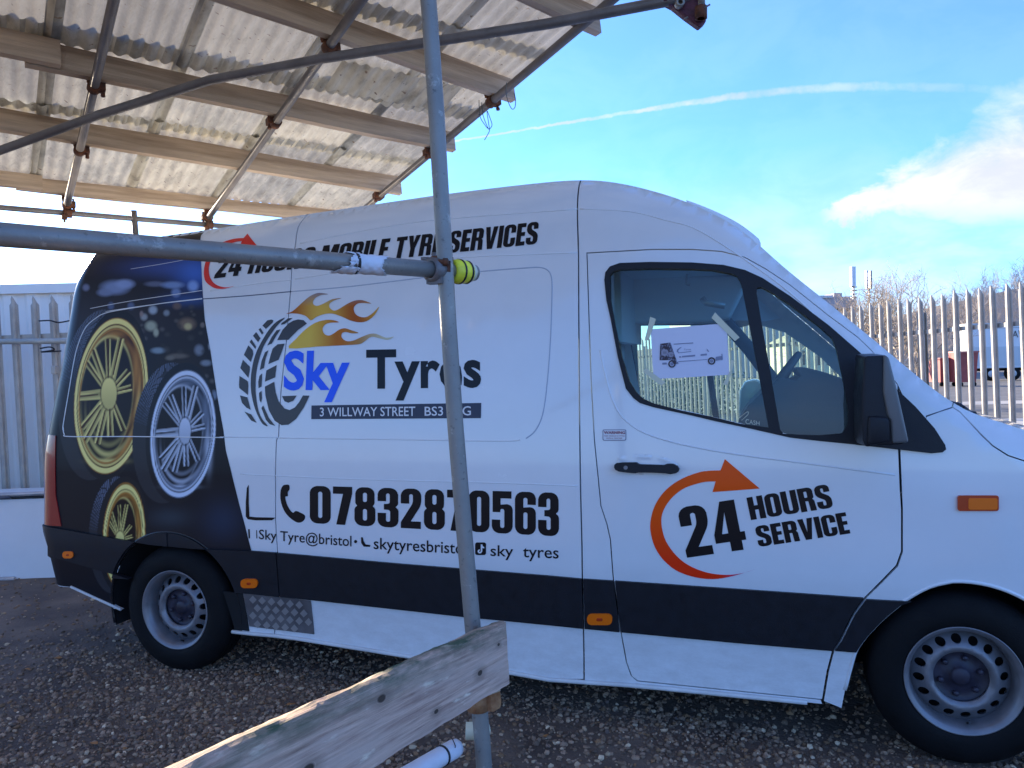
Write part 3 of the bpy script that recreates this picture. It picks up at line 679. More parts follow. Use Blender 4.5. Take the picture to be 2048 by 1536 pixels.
# ---------------- wheels
def make_wheel(cx_, name, y0, flip=False):
    root = MB(); s_ = -1 if flip else 1; c = (cx_, y0, WR); ax = (0, s_, 0)
    tp = [(.012, .222), (.004, .235), (.000, .262), (.004, .300), (.016, .330), (.030, .347), (.042, .357), (.060, .363), (.075, .365), (.078, .358), (.084, .358), (.087, .365), (.113, .365), (.116, .358), (.122, .358), (.125, .365), (.150, .365), (.153, .358), (.159, .358), (.162, .365), (.175, .363), (.195, .352), (.215, .325), (.222, .29), (.215, .24), (.2, .222)]
    root.lathe(c, ax, tp, 72)
    tyre = root.build('tyre', M['rubber'])
    me = tyre.data
    w = link(name, bpy.data.meshes.new(name), van)   # replaced below
    bpy.data.objects.remove(tyre)
    rim = MB()
    rim.lathe(c, ax, [(.020, .205), (.004, .222), (.004, .226), (.012, .226), (.02, .214), (.026, .206), (.05, .196), (.09, .190), (.20, .190)], 64)
    w.data = me
    ro = rim.build('rim', M['steel'], w)
    # disc with ventilation holes
    out = [np.array([(.193*math.cos(a), .193*math.sin(a)) for a in np.linspace(0, 2*math.pi, 64, endpoint=False)]),
           np.array([(.105*math.cos(a), .105*math.sin(a)) for a in np.linspace(0, 2*math.pi, 48, endpoint=False)])]
    for k in range(16):
        a0 = 2*math.pi*k/16+.1
        out.append(np.array([(.160*math.cos(a0)+.0195*math.cos(a), .160*math.sin(a0)+.0175*math.sin(a)) for a in np.linspace(0, 2*math.pi, 14, endpoint=False)]))
    V, T, B = cdt(out, .016, step=.02)
    r = np.hypot(V[:, 0], V[:, 1]); dy = np.interp(r, [.10, .112, .122, .135, .150, .178, .193], [.062, .040, .034, .038, .052, .074, .088])
    P = np.stack([cx_+V[:, 0], y0+s_*dy, WR+V[:, 1]], 1); F = T.tolist() if not flip else [f[::-1] for f in T.tolist()]
    n = len(P); P = P.tolist()
    for a, b_ in B:
        i = len(P); pa, pb = P[a], P[b_]; P += [pa, pb, [pb[0], pb[1]+s_*.008, pb[2]], [pa[0], pa[1]+s_*.008, pa[2]]]; F.append([i, i+1, i+2, i+3])
    link('rim_disc', new_mesh('rim_disc', P, F, M['steel'], True), w)
    hb = MB(); hb.lathe(c, ax, [(.055, .0), (.055, .030), (.060, .036), (.075, .040), (.078, .106), (.07, .112), (.10, .118)], 40)
    for k in range(6):
        a0 = 2*math.pi*k/6+.3; p = Vector((cx_+.078*math.cos(a0), y0+s_*.075, WR+.078*math.sin(a0)))
        hb.lathe(p, (0, -s_, 0), [(0, .013), (.014, .012), (.018, .009), (.018, .0)], 8)
    hb.build('hub', M['hub'], w)
    bk = MB(); bk.lathe(c, ax, [(.12, .0), (.12, .19)], 24); bk.build('brake_drum', M['void'], w)
    vv = MB(); vv.tube([(cx_+.02, y0+s_*.05, WR-.19), (cx_+.022, y0+s_*.02, WR-.175)], .005, 8).build('valve', M['black'], w)
    return w
make_wheel(RWx, 'rear_wheel', .018); make_wheel(FWx, 'front_wheel', .018)
make_wheel(RWx, 'rear_wheel', 2*YC-.018, True); make_wheel(FWx, 'front_wheel', 2*YC-.018, True)
# chequer plate ahead of the rear wheel, mud flap
cp = C([(487, 1186), (622, 1201), (629, 1268), (500, 1252)])
plate = side_obj('chequer_plate', [cp], mat('chequer_plate', (.16, .15, .155), .45, .5, 0, .2, 10), rear_panel, off=.006, grid=.05, thick=.006)
for r_ in range(4):
    for k in range(8):
        u = 489+18.5*k+(9 if r_ % 2 else 0); v = 1196+16*r_+.115*(u-487)
        if u > 617+ (v-1200)*.08 or v > 1252+.11*(u-500)-6: continue
        if u-8 < 487+(v-1186)*.2: continue
        side_obj('tread_stud', [C([(u-7.5, v), (u, v-8), (u+7.5, v+.8), (u, v+8)])], M['stud'] if 'stud' in M else M.setdefault('stud', mat('stud', (.38, .36, .35), .35, .5)), plate, off=.0085, grid=.1, thick=.003)
P = C([(447, 1183), (486, 1187), (499, 1262), (470, 1258)])
side_obj('mud_flap', [P], M['void'], rear_panel, off=.004, grid=.06, thick=.01)
# cab interior
hz_ = float(C([(1384, 500)])[0][1]); x_b = BS[0][0]
b = MB(); b.box((x_b+.42, 1.0, hz_+.05), (.74, 1.60, .03)); b.build('headlining', M['liner'], van)
b = MB(); b.box((x_b+.03, 1.0, hz_-.16), (.08, 1.66, .45)); b.build('bulkhead_shelf', M['liner'], van)
def inpanel(name, px, far, m, off=-.05):
    return side_obj(name, [C(L) for L in px], m, van, off=off, grid=.1, thick=.01, far=far, step=.06)
inn = [(1250, 790), (1284, 812), (1384, 840), (1501, 866), (1580, 884), (1712, 900), (1770, 900), (1785, 1120), (1700, 1180), (1250, 1150), (1215, 1040), (1200, 850)]
inpanel('door_card', [inn], False, M['trim']); inpanel('door_card', [[(u, v+80) for u, v in inn[:7]]+inn[7:]], True, M['trim'])
_ft = [xz(u, v, 1.86) for u, v in [(1262, 652), (1440, 646), (1480, 640), (1530, 642), (1560, 636), (1500, 585), (1400, 520), (1180, 520), (1180, 900), (1310, 900), (1285, 830), (1256, 668)]]
side_obj('far_trim', [np.array(_ft)], M['liner'], van, off=-.05, grid=.1, thick=.01, far=True, step=.06)
# dashboard: profile in x-z seen through the glass, running across the cab
dp = [(1478, 838), (1497, 810), (1530, 778), (1562, 755), (1590, 760), (1600, 752), (1592, 742), (1594, 737), (1612, 735), (1650, 745), (1684, 757), (1730, 775), (1800, 810), (1880, 850), (1880, 980), (1460, 980)]
def xsolid(name, px, yref, y0, y1, m, parent, bev=.01):
    P = [xz(u, v, yref) for u, v in px]; n = len(P); V = [(x, y0, z) for x, z in P]+[(x, y1, z) for x, z in P]
    F = [tuple(range(n))[::-1], tuple(range(n, 2*n))]+[(i, (i+1) % n, n+(i+1) % n, n+i) for i in range(n)]
    me = recalc(new_mesh(name, V, F, m)); o = link(name, me, parent)
    if bev:
        q = o.modifiers.new('bevel', 'BEVEL'); q.width = bev; q.segments = 2; q.limit_method = 'ANGLE'
    return o
dash = xsolid('dashboard', dp, .30, .24, .85, M['trim'], van)
xsolid('dashboard_top', [(1500, 830), (1560, 800), (1650, 800), (1780, 800), (1900, 830), (1900, 950), (1500, 950)], .9, .85, 1.80, M['trim'], dash)
# steering wheel
sw = MB(); swc = at_y(1548, 772, .45); axw = Vector((-.80, 0, .60)).normalized(); a_ = Vector((0, 1, 0)); b_ = axw.cross(a_)
sw.tube([swc+a_*(.19*math.cos(t))+b_*(.19*math.sin(t)) for t in np.linspace(0, 2*math.pi, 33)], .016, 10, cap=False)
sw.tube([swc-a_*.18, swc+axw*-.03, swc+a_*.18], .016, 8); sw.tube([swc+axw*-.03, swc-b_*.17], .014, 8); sw.build('steering_wheel', M['trim'], van)
# seat (low in view), grab handle, far A post trim
for yy in (.52, 1.2):
    b = MB(); b.box((x_b+.45, yy, .80), (.5, .5, .16)); b.box((x_b+.18, yy, .90), (.12, .5, .30)); b.build('seat', M['trim'], van, bevel=.04, seg=3)
b = MB(); p = [at_y(1375, 548, .9), at_y(1371, 568, .9), at_y(1380, 570, .9)]; b.tube(p, .008, 8); b.build('grab_handle', M['pale_metal'], van)
b = MB(); b.tube([at_y(1404, 596, 1.0), at_y(1412, 606, 1.0), at_y(1450, 612, 1.0)], .018, 8); b.build('interior_lamp', M['pale_metal'], van)
b = MB(); b.tube([at_y(1448, 640, 1.80), at_y(1500, 700, 1.80), at_y(1575, 800, 1.80)], .045, 8); b.build('windscreen_pillar_trim', M['trim'], van)
prism('overhead_shelf', [(1222, 560), (1500, 560), (1460, 640), (1440, 647), (1262, 650), (1240, 640)], 1.80, 1.55, 1.80, M['liner'], van, .02)
lipz = [tuple(p) for p in smooth_pts([(1372, 401), (1400, 411), (1440, 428), (1478, 448), (1508, 470)], 4)]+[(1518, 479), (1522, 488), (1521, 501), (1505, 502), (1440, 470), (1385, 425)]
xsolid('roof_lip', lipz, .42, .40, 1.60, M['paint'], van, .02)
b = MB(); b.tube([at_y(1420, 750, 1.86), at_y(1434, 850, 1.86)], .022, 8); b.build('door_divider', M['gloss_black'], van)
# ------------------------------------------------------------------ lettering and marks on the flank
def rp(pts, n=4):
    """polygon with rounded corners: (x, y[, r])"""
    out = []; N = len(pts)
    for i in range(N):
        p = np.array(pts[i][:2], float); r = pts[i][2] if len(pts[i]) > 2 else 0
        if r <= 0: out.append(p); continue
        a = np.array(pts[i-1][:2], float)-p; b = np.array(pts[(i+1) % N][:2], float)-p; la, lb = np.hypot(*a), np.hypot(*b); a /= la; b /= lb
        r = min(r, la*.5, lb*.5) if r > min(la, lb)*.5 else r
        p0, p1 = p+a*r, p+b*r
        for k in range(n+1):
            t = k/n; out.append((1-t)**2*p0+2*t*(1-t)*p*.72+2*t*(1-t)*(p0+p1)/2*.28+t*t*p1)
    return np.array(out)
def R_(x0, y0, x1, y1, r=.045): return rp([(x0, y0, r), (x1, y0, r), (x1, y1, r), (x0, y1, r)])
O_ = (rp([(0, 0, .17), (.5, 0, .17), (.5, 1, .17), (0, 1, .17)]), R_(.2, .15, .3, .85))
GL = {
 '0': (.5, O_), 'O': (.5, O_),
 '7': (.46, (rp([(0, 1), (.46, 1), (.46, .82), (.29, 0), (.08, 0), (.24, .81), (0, .81)]),)),
 '8': (.5, (rp([(.02, 1, .16), (.48, 1, .16), (.48, .57, .06), (.43, .52, .02), (.5, .46, .06), (.5, 0, .17), (0, 0, .17), (0, .46, .06), (.07, .52, .02), (.02, .57, .06)]), R_(.2, .62, .3, .86), R_(.2, .14, .3, .44))),
 '3': (.5, (rp([(0, .66), (0, 1, .17), (.49, 1, .17), (.49, .57, .07), (.42, .52, .02), (.5, .46, .07), (.5, 0, .17), (0, 0, .17), (0, .36), (.2, .36), (.2, .14, .04), (.3, .14, .04), (.3, .44, .05), (.15, .45), (.15, .59), (.29, .6, .04), (.29, .86, .04), (.2, .86, .04), (.2, .66)]),)),
 '5': (.5, (rp([(.02, 1), (.47, 1), (.47, .83), (.21, .83), (.21, .68), (.5, .71, .14), (.5, 0, .17), (0, 0, .17), (0, .32), (.2, .32), (.2, .13, .04), (.3, .13, .04), (.3, .58, .05), (.21, .58, .03), (.2, .5), (.02, .5)]),)),
 '6': (.5, (rp([(0, 0, .17), (.5, 0, .17), (.5, .66, .14), (.2, .63), (.2, .86, .04), (.3, .86, .04), (.3, .7), (.5, .7), (.5, 1, .17), (0, 1, .17)]), R_(.2, .13, .3, .52))),
 '2': (.5, (rp([(0, .62), (0, 1, .17), (.49, 1, .17), (.49, .60, .1), (.24, .18), (.48, .18), (.48, 0), (0, 0), (0, .15), (.29, .64, .06), (.29, .86, .04), (.2, .86, .04), (.2, .62)]),)),
 '4': (.54, (rp([(.2, 1), (.46, 1), (.46, .36), (.54, .36), (.54, .19), (.46, .19), (.46, 0), (.25, 0), (.25, .19), (0, .19), (0, .36)]), rp([(.25, .36), (.25, .78), (.14, .36)]))),
 'H': (.52, (rp([(0, 0), (0, 1), (.2, 1), (.2, .61), (.32, .61), (.32, 1), (.52, 1), (.52, 0), (.32, 0), (.32, .42), (.2, .42), (.2, 0)]),)),
 'U': (.52, (rp([(0, 1), (.2, 1), (.2, .14, .05), (.32, .14, .05), (.32, 1), (.52, 1), (.52, 0, .17), (0, 0, .17)]),)),
 'R': (.52, (rp([(0, 0), (0, 1), (.5, 1, .16), (.5, .54, .06), (.44, .50, .02), (.5, .44, .05), (.52, 0), (.32, 0), (.30, .43, .03), (.2, .43), (.2, 0)]), R_(.2, .58, .3, .84, .03))),
 'S': (.5, (rp([(0, .32), (0, 0, .17), (.5, 0, .17), (.5, .47, .12), (.2, .69, .06), (.2, .86, .04), (.29, .86, .04), (.29, .69), (.49, .69), (.49, 1, .17), (0, 1, .17), (0, .56, .12), (.3, .35, .06), (.3, .14, .04), (.2, .14, .04), (.2, .32)]),)),
 'M': (.72, (rp([(0, 0), (0, 1), (.27, 1), (.36, .5), (.45, 1), (.72, 1), (.72, 0), (.53, 0), (.53, .62), (.42, 0), (.3, 0), (.19, .62), (.19, 0)]),)),
 'B': (.5, (rp([(0, 0), (0, 1), (.48, 1, .15), (.48, .57, .06), (.43, .52, .02), (.5, .46, .06), (.5, 0, .15)]), R_(.2, .6, .29, .85, .03), R_(.2, .15, .3, .44, .03))),
 'I': (.2, (rp([(0, 0), (.2, 0), (.2, 1), (0, 1)]),)),
 'L': (.38, (rp([(0, 0), (0, 1), (.2, 1), (.2, .18), (.38, .18), (.38, 0)]),)),
 'E': (.38, (rp([(0, 0), (0, 1), (.38, 1), (.38, .82), (.2, .82), (.2, .6), (.36, .6), (.36, .43), (.2, .43), (.2, .18), (.38, .18), (.38, 0)]),)),
 'T': (.46, (rp([(0, 1), (.46, 1), (.46, .82), (.33, .82), (.33, 0), (.13, 0), (.13, .82), (0, .82)]),)),
 'Y': (.52, (rp([(0, 1), (.2, 1), (.26, .66), (.32, 1), (.52, 1), (.36, .4), (.36, 0), (.16, 0), (.16, .4)]),)),
 'V': (.54, (rp([(0, 1), (.2, 1), (.27, .34), (.34, 1), (.54, 1), (.38, 0), (.16, 0)]),)),
 'C': (.5, (rp([(0, 0, .17), (.5, 0, .17), (.5, .4), (.3, .4), (.3, .14, .04), (.2, .14, .04), (.2, .86, .04), (.3, .86, .04), (.3, .62), (.5, .62), (.5, 1, .17), (0, 1, .17)]),)),
}
def quadmap(P, Q):
    """unit square -> pixel quad (TL, TR, BR, BL)"""
    TL, TR, BR, BL = [np.array(q, float) for q in Q]; x = P[:, :1]; y = P[:, 1:2]
    return BL*(1-x)*(1-y)+BR*x*(1-y)+TL*(1-x)*y+TR*x*y
def heavy(text, Q, m, parent, gap=.045, space=.24, off=.0022, name='lettering', shear=0.):
    x = 0; G = []
    for c in text:
        if c == ' ': x += space; continue
        w, L = GL[c]; G.append((x, L)); x += w+gap
    x -= gap; h = []
    for x0, L in G:
        loops = [C(quadmap(np.stack([(l[:, 0]+x0+shear*(l[:, 1]-.5))/x, l[:, 1]], 1), Q)) for l in L]
        h.append(side_obj(name, loops, m, parent, off=off, grid=.07, step=.07))
    return h
def bfont(text, Q, m, parent, off=.0022, bold=0., name='lettering', space=1., xform=None, plane=None):
    cu = bpy.data.curves.new('t', 'FONT'); cu.body = text; cu.size = 1; cu.offset = bold; cu.space_character = space; cu.resolution_u = 3
    o = bpy.data.objects.new('t', cu); COL.objects.link(o); bpy.context.view_layer.update()
    me = bpy.data.meshes.new_from_object(o.evaluated_get(bpy.context.evaluated_depsgraph_get())); bpy.data.objects.remove(o)
    V = np.array([v.co[:2] for v in me.vertices]); F = [tuple(p.vertices) for p in me.polygons]
    lo, hi = V.min(0), V.max(0); V = (V-lo)/(hi-lo); P = quadmap(V, Q)
    if plane is None:
        X = C(P); y = S(X[:, 0], X[:, 1])-off; V3 = np.stack([X[:, 0], y, X[:, 1]], 1)
    else: V3 = np.array([tuple(plane(u, v)) for u, v in P])
    return link(name, new_mesh(name, V3, F, m, False), parent)
q = lambda P, s, ox, oy: [tuple(p) for p in crop(P, s, ox, oy)]
# phone number: digits are split by nothing, the door gap lies left of them
heavy('07832870563', q([(455, 203), (1872, 243), (1872, 491), (455, 415)], 2.844, 460, 900), M['ink'], sliding_door, gap=.055)
heavy('HOURS', q([(940, 465), (1735, 330), (1790, 560), (985, 683)], 4.876, 1300, 900), M['ink'], front_door, gap=.05)
heavy('SERVICE', q([(1020, 745), (1905, 605), (1955, 812), (1062, 945)], 4.876, 1300, 900), M['ink'], front_door, gap=.05)
heavy('24', q([(262, 565), (862, 475), (957, 965), (362, 1050)], 4.876, 1300, 900), M['ink'], front_door, gap=.05)
heavy('24', [(443, 508), (491, 502), (480, 551), (428, 557)], M['ink'], rear_panel, gap=.05, off=.003)
# roof line of text, panel by panel
TQ = [(508, 507), (1079, 443), (1074, 488), (495, 548)]
def sub(Q, a, b):
    P = quadmap(np.array([(a, 1), (b, 1), (b, 0), (a, 0)], float), Q); return [tuple(p) for p in P]
ws = []; x = 0
for w in ('HOURS', 'MOBILE', 'TYRE', 'SERVICES'):
    L = sum(GL[c][0] for c in w)+.05*(len(w)-1); ws.append((w, x, x+L)); x += L+.30
for w, a, b in ws: heavy(w, sub(TQ, a/(x-.30), b/(x-.30)), M['ink'], rear_panel if w == 'HOURS' else sliding_door, gap=.05, off=.003)
def decal(loops, m, parent, name='lettering', off=.0022, grid=.05, step=.04, **k): return side_obj(name, [C(L) for L in loops], m, parent, off=off, grid=grid, step=step, **k)
f = 5.12
SP = lambda P, n=5: smooth_pts(P, n, True)
def shp(P, s, ox, oy, smooth=0, **k):
    P = crop(P, s, ox, oy)
    return SP(P, smooth) if smooth else np.array(P)
A = (5.12, 460, 570)
flame1 = [(575, 295), (640, 270), (720, 200), (800, 130), (860, 95), (920, 80), (1010, 95), (940, 102), (880, 130), (852, 172), (862, 203), (900, 213), (960, 190), (1050, 145), (1145, 135), (1070, 158), (1022, 192), (1022, 232), (1062, 261), (1110, 250), (1200, 195), (1280, 160), (1360, 156), (1450, 190), (1380, 184), (1310, 190), (1270, 232), (1282, 290), (1330, 325), (1400, 327), (1470, 282), (1530, 220), (1480, 310), (1400, 370), (1320, 381), (1230, 362), (1150, 325), (1050, 293), (960, 300), (880, 330), (830, 362), (780, 320), (720, 298), (640, 290)]
flame2 = [(605, 648), (680, 550), (780, 450), (880, 385), (980, 358), (1060, 360), (1118, 382), (1040, 385), (980, 402), (950, 450), (970, 503), (1020, 517), (1070, 492), (1120, 457), (1180, 443), (1250, 465), (1320, 490), (1250, 495), (1190, 482), (1150, 492), (1145, 535), (1190, 573), (1260, 570), (1350, 532), (1430, 502), (1500, 500), (1600, 540), (1680, 528), (1620, 562), (1540, 547), (1450, 530), (1380, 577), (1330, 605), (1200, 615), (900, 630)]
def coloured(o, fn):
    me = o.data; P = np.array([v.co[:] for v in me.vertices]); u, v = proj(P); set_col(me, fn(u, v)); me.materials.clear(); me.materials.append(M['print'])
M['print'] = mat('printed_vinyl', (.5, .5, .5), .32, spec=.22, attr='col')
def mixc(a, b, t): t = np.clip(t, 0, 1)[:, None]; return np.array(a)*(1-t)+np.array(b)*t
def fl1(u, v):
    x = (u-460)*5.12; y = (v-570)*5.12
    t = np.sin(np.clip((x-600)/430, 0, 4)*math.pi/2*1.25)**2
    c = mixc((.46, .10, .010), (.82, .48, .07), t); return mixc(c, (.30, .22, .22), (215-y)/130)
def fl2(u, v):
    x = (u-460)*5.12; c = mixc((.86, .56, .08), (.58, .17, .015), (x-820)/260); c = c*(1-np.clip((x-1150)/180, 0, 1)[:, None])+np.array((.50, .26, .08))*np.clip((x-1150)/180, 0, 1)[:, None]
    return mixc(c, (.66, .62, .42), (x-1330)/250)
o = decal([shp(flame1, *A, 3)], M['ink'], sliding_door, 'flame_mark', grid=.012, step=.02); coloured(o, fl1)
o = decal([shp(flame2, *A, 3)], M['ink'], sliding_door, 'flame_mark', grid=.012, step=.02); coloured(o, fl2)
tyre_blocks = [
 ([(335, 415), (385, 362), (425, 353), (447, 362), (440, 385), (370, 450)], 0), ([(295, 455), (315, 440), (345, 490), (330, 508)], 0), ([(238, 520), (270, 482), (315, 545), (290, 585)], 0),
 ([(203, 583), (222, 557), (270, 630), (262, 655)], 0), ([(145, 715), (190, 618), (235, 665), (240, 710), (215, 788)], 0), ([(108, 850), (135, 765), (205, 835), (205, 870), (190, 950)], 0),
 ([(95, 1020), (100, 930), (185, 985), (190, 1030), (185, 1125), (98, 1055)], 0), ([(105, 1130), (180, 1150), (215, 1278), (170, 1255), (125, 1205)], 0), ([(150, 1295), (220, 1325), (275, 1410), (220, 1388)], 0),
 ([(568, 334), (480, 375), (400, 460), (320, 590), (260, 720), (225, 870), (215, 1000), (225, 1130), (260, 1270), (320, 1400), (360, 1438), (388, 1440), (330, 1370), (290, 1270), (267, 1120), (265, 1000), (275, 870), (310, 730), (350, 620), (430, 490), (500, 400)], 3),
 ([(645, 338), (600, 340), (530, 390), (525, 408), (560, 400)], 0), ([(520, 455), (480, 462), (430, 530), (385, 618), (430, 600), (470, 530)], 0), ([(395, 668), (360, 690), (325, 780), (308, 870), (350, 850), (365, 760)], 0),
 ([(330, 905), (305, 930), (292, 990), (295, 1057), (325, 1040), (330, 960)], 0), ([(325, 1082), (300, 1105), (305, 1180), (320, 1205), (330, 1160)], 0), ([(342, 1232), (325, 1260), (370, 1380), (410, 1425), (465, 1442), (400, 1360)], 0),
 ([(485, 565), (540, 460), (600, 395), (650, 365), (700, 352), (755, 360), (790, 395), (700, 460), (600, 560)], 0), ([(562, 600), (490, 607), (440, 650), (420, 710), (395, 810), (500, 765), (530, 690)], 0), ([(480, 820), (375, 875), (360, 990), (465, 945)], 0),
 ([(455, 990), (360, 1040), (365, 1130), (400, 1280), (460, 1390), (530, 1435), (600, 1430), (680, 1370), (760, 1250), (817, 1133), (750, 1130), (710, 1200), (665, 1255), (612, 1280), (560, 1263), (500, 1190), (470, 1100)], 0),
 ([(535, 1137), (685, 1132), (650, 1185), (600, 1205), (560, 1190)], 0)]
for P, sm in tyre_blocks: decal([shp(P, *A, sm)], M['slate'], rear_panel if sum(p[0] for p in P)/len(P) < 560 else sliding_door, 'tyre_mark', off=.0026)
B_ = (2.56, 380, 430)
bfont('Sky', q([(558, 672), (1238, 662), (1200, 1200), (548, 1200)], *A), M['blue'], sliding_door, bold=.032, space=1.03, off=.0030)
bfont('Tyres', q([(903, 690), (1490, 680), (1492, 945), (903, 952)], *B_), M['ink'], sliding_door, bold=.032, space=1.06)
pl_ = decal([shp([(623, 975), (1492, 962), (1490, 1040), (622, 1045)], *B_)], mat('navy_vinyl', (.015, .018, .05), .3), sliding_door, 'address_plate')
bfont('3 WILLWAY STREET', q([(667, 986), (1155, 980), (1155, 1029), (667, 1031)], *B_), M['whitev'], pl_, off=.0042, bold=.008)
bfont('BS3 4BG', q([(1203, 981), (1440, 978), (1440, 1026), (1203, 1028)], *B_), M['whitev'], pl_, off=.0042, bold=.008)
E_ = (2.844, 460, 900)
decal([shp([(300, 205), (318, 197), (337, 199), (340, 222), (330, 240), (330, 262), (315, 268), (330, 320), (358, 356), (374, 346), (398, 354), (427, 372), (424, 396), (402, 412), (370, 406), (320, 362), (292, 300), (288, 240)], *E_, 3)], M['ink'], sliding_door, 'phone_mark')
decal([shp([(108, 197), (97, 215), (91, 300), (91, 378), (103, 394), (150, 400), (240, 399), (262, 384), (150, 382), (112, 378), (108, 300)], *E_)], M['ink'], rear_panel, 'square_mark', step=.02)
decal([shp([(104, 450), (113, 450), (115, 502), (107, 502)], *E_)], M['ink'], rear_panel, 'bar_mark')
decal([shp([(150, 455), (154, 455), (156, 502), (151, 502)], *E_)], M['ink'], rear_panel, 'bar_mark')
bfont('Sky Tyre@bristol', q([(166, 448), (692, 484), (692, 568), (166, 524)], *E_), M['ink'], sliding_door, bold=.006)
decal([shp([(715+9*math.cos(a), 520+9*math.sin(a)) for a in np.linspace(0, 5.8, 12)], *E_)], M['ink'], sliding_door, 'dot_mark')
decal([shp([(746, 495), (748, 530), (762, 549), (797, 551), (800, 540), (772, 536), (760, 515), (757, 497)], *E_)], M['ink'], sliding_door, 'square_mark')
bfont('skytyresbristol', q([(818, 497), (1345, 526), (1345, 614), (818, 584)], *E_), M['ink'], sliding_door, bold=.006)
tk = decal([shp(rrect(1395, 525, 1457, 597, 12), *E_)], M['ink'], sliding_door, 'square_mark')
decal([shp([(1428, 536), (1437, 536), (1440, 546), (1448, 551), (1448, 559), (1437, 556), (1437, 575), (1430, 586), (1418, 587), (1410, 579), (1412, 568), (1422, 563), (1422, 571), (1418, 576), (1423, 580), (1428, 574)], *E_)], M['whitev'], tk, 'note_mark', off=.0042)
bfont('sky  tyres', q([(1482, 540), (1870, 548), (1870, 640), (1482, 622)], *E_), M['ink'], sliding_door, bold=.006)
D_ = (4.876, 1300, 900)
arrow = [(688, 198), (600, 200), (520, 208), (450, 225), (320, 275), (200, 350), (110, 440), (40, 560), (5, 700), (10, 820), (50, 950), (130, 1070), (250, 1170), (400, 1230), (560, 1257), (700, 1250), (850, 1217), (960, 1183), (1030, 1160), (930, 1193), (820, 1213), (700, 1215), (560, 1195), (420, 1145), (300, 1070), (200, 960), (140, 850), (112, 720), (120, 620), (170, 520), (250, 430), (350, 365), (480, 322), (560, 308), (640, 305)]
aa = np.concatenate([smooth_pts(crop(arrow, *D_), 3), np.array(crop([(610, 410), (1070, 375), (730, 88)], *D_))])
o = decal([aa], M['orange'], front_door, 'arrow_mark', grid=.02, step=.02)
coloured(o, lambda u, v: mixc(mixc((.98, .10, .003), (.90, .035, .004), ((v-900)*4.876-600)/500), (.45, .03, .25), np.clip(((u-1300)*4.876-700)/300, 0, 1)*np.clip(((v-900)*4.876-900)/100, 0, 1)))
arw = [(690, 104), (600, 108), (500, 130), (400, 170), (310, 240), (235, 330), (200, 420), (182, 520), (185, 600), (205, 660), (265, 715), (340, 750), (450, 752), (572, 716), (480, 734), (390, 722), (310, 680), (262, 610), (243, 520), (252, 440), (285, 350), (350, 270), (430, 215), (520, 175), (600, 150), (665, 142)]
aa = np.concatenate([smooth_pts(crop(arw, 6.4, 380, 460), 3), np.array(crop([(650, 190), (860, 200), (740, 46)], 6.4, 380, 460))])
decal([aa], M['red'], rear_panel, 'arrow_mark', off=.003)
# sticker
st = decal([rrect(1205.5, 859, 1252.5, 881, 3)], mat('navy_print', (.06, .05, .15), .4), front_door, 'warning_sticker')
fc = decal([rrect(1206.7, 860.2, 1251.3, 879.8, 2.4)], M['whitev'], st, 'sticker_face', off=.0032)
bfont('WARNING', [(1208, 862), (1250.5, 862), (1250.5, 868), (1208, 868)], mat('sticker_red', (.25, .02, .05), .5), st, off=.0042, bold=.03)
bfont('THIS VEHICLE IS FITTED', [(1208.5, 870.5), (1250, 870.5), (1250, 873), (1208.5, 873)], bpy.data.materials['sticker_red'], st, off=.0042)
bfont('WITH A TRACKER', [(1213, 875), (1245, 875), (1245, 877.8), (1213, 877.8)], bpy.data.materials['sticker_red'], st, off=.0042)
# paper taped inside the driver's window
G_ = (6.4, 1280, 620); OG = -.016
pp = decal([shp([(135, 245), (400, 225), (600, 210), (900, 185), (1105, 172), (1125, 500), (1150, 828), (880, 845), (500, 870), (170, 882), (150, 560)], *G_)], M['paper'], van, 'paper_sheet', off=OG+.010)
pp['label'] = 'sheet of paper with a small van drawing taped inside the cab window'
for P in ([(130, 85), (205, 115), (110, 390), (58, 385)], [(960, 30), (1275, 350), (1215, 398), (915, 100)], [(75, 745), (325, 925), (275, 975), (35, 790)], [(1165, 640), (1215, 650), (1120, 960), (1055, 955), (1150, 790)]):
    decal([shp(P, *G_)], M['tape'], pp, 'tape_strip', off=OG+.0125)
o = decal([shp([(258, 432), (388, 415), (465, 640), (470, 690), (420, 690), (395, 640), (250, 642)], *G_)], M['printdark'], pp, 'van_drawing', off=OG+.0125, grid=.004, step=.006)
def pc(u, v):
    n = np.abs(np.sin(u*1.9+np.sin(v*1.3)*2)*np.sin(v*2.1+u*.7)); a = mixc((.06, .04, .05), (.34, .34, .45), (n-.45)*2)
    for cx_, cy_, r in ((316, 545, 45), (400, 572, 32)):
        d = np.hypot((u-1280)*6.4-cx_, (v-620)*6.4-cy_)/r; a = np.where((d < 1)[:, None], np.array((.35, .33, .40))*(1-.3*(d < .5))[:, None], a)
    return a
coloured(o, pc)
def ring(cx_, cy_, r, r2, m, n=22):
    t = np.linspace(0, 2*math.pi, n, endpoint=False)
    decal([shp([(cx_+r*math.cos(a), cy_+r*math.sin(a)) for a in t], *G_), shp([(cx_+r2*math.cos(a), cy_+r2*math.sin(a)) for a in t], *G_)], m, pp, 'van_drawing', off=OG+.013)
for c_ in ((408, 690), (916, 652)): ring(*c_, 48, 30, M['printdark']); ring(*c_, 20, 4, M['printgrey'])
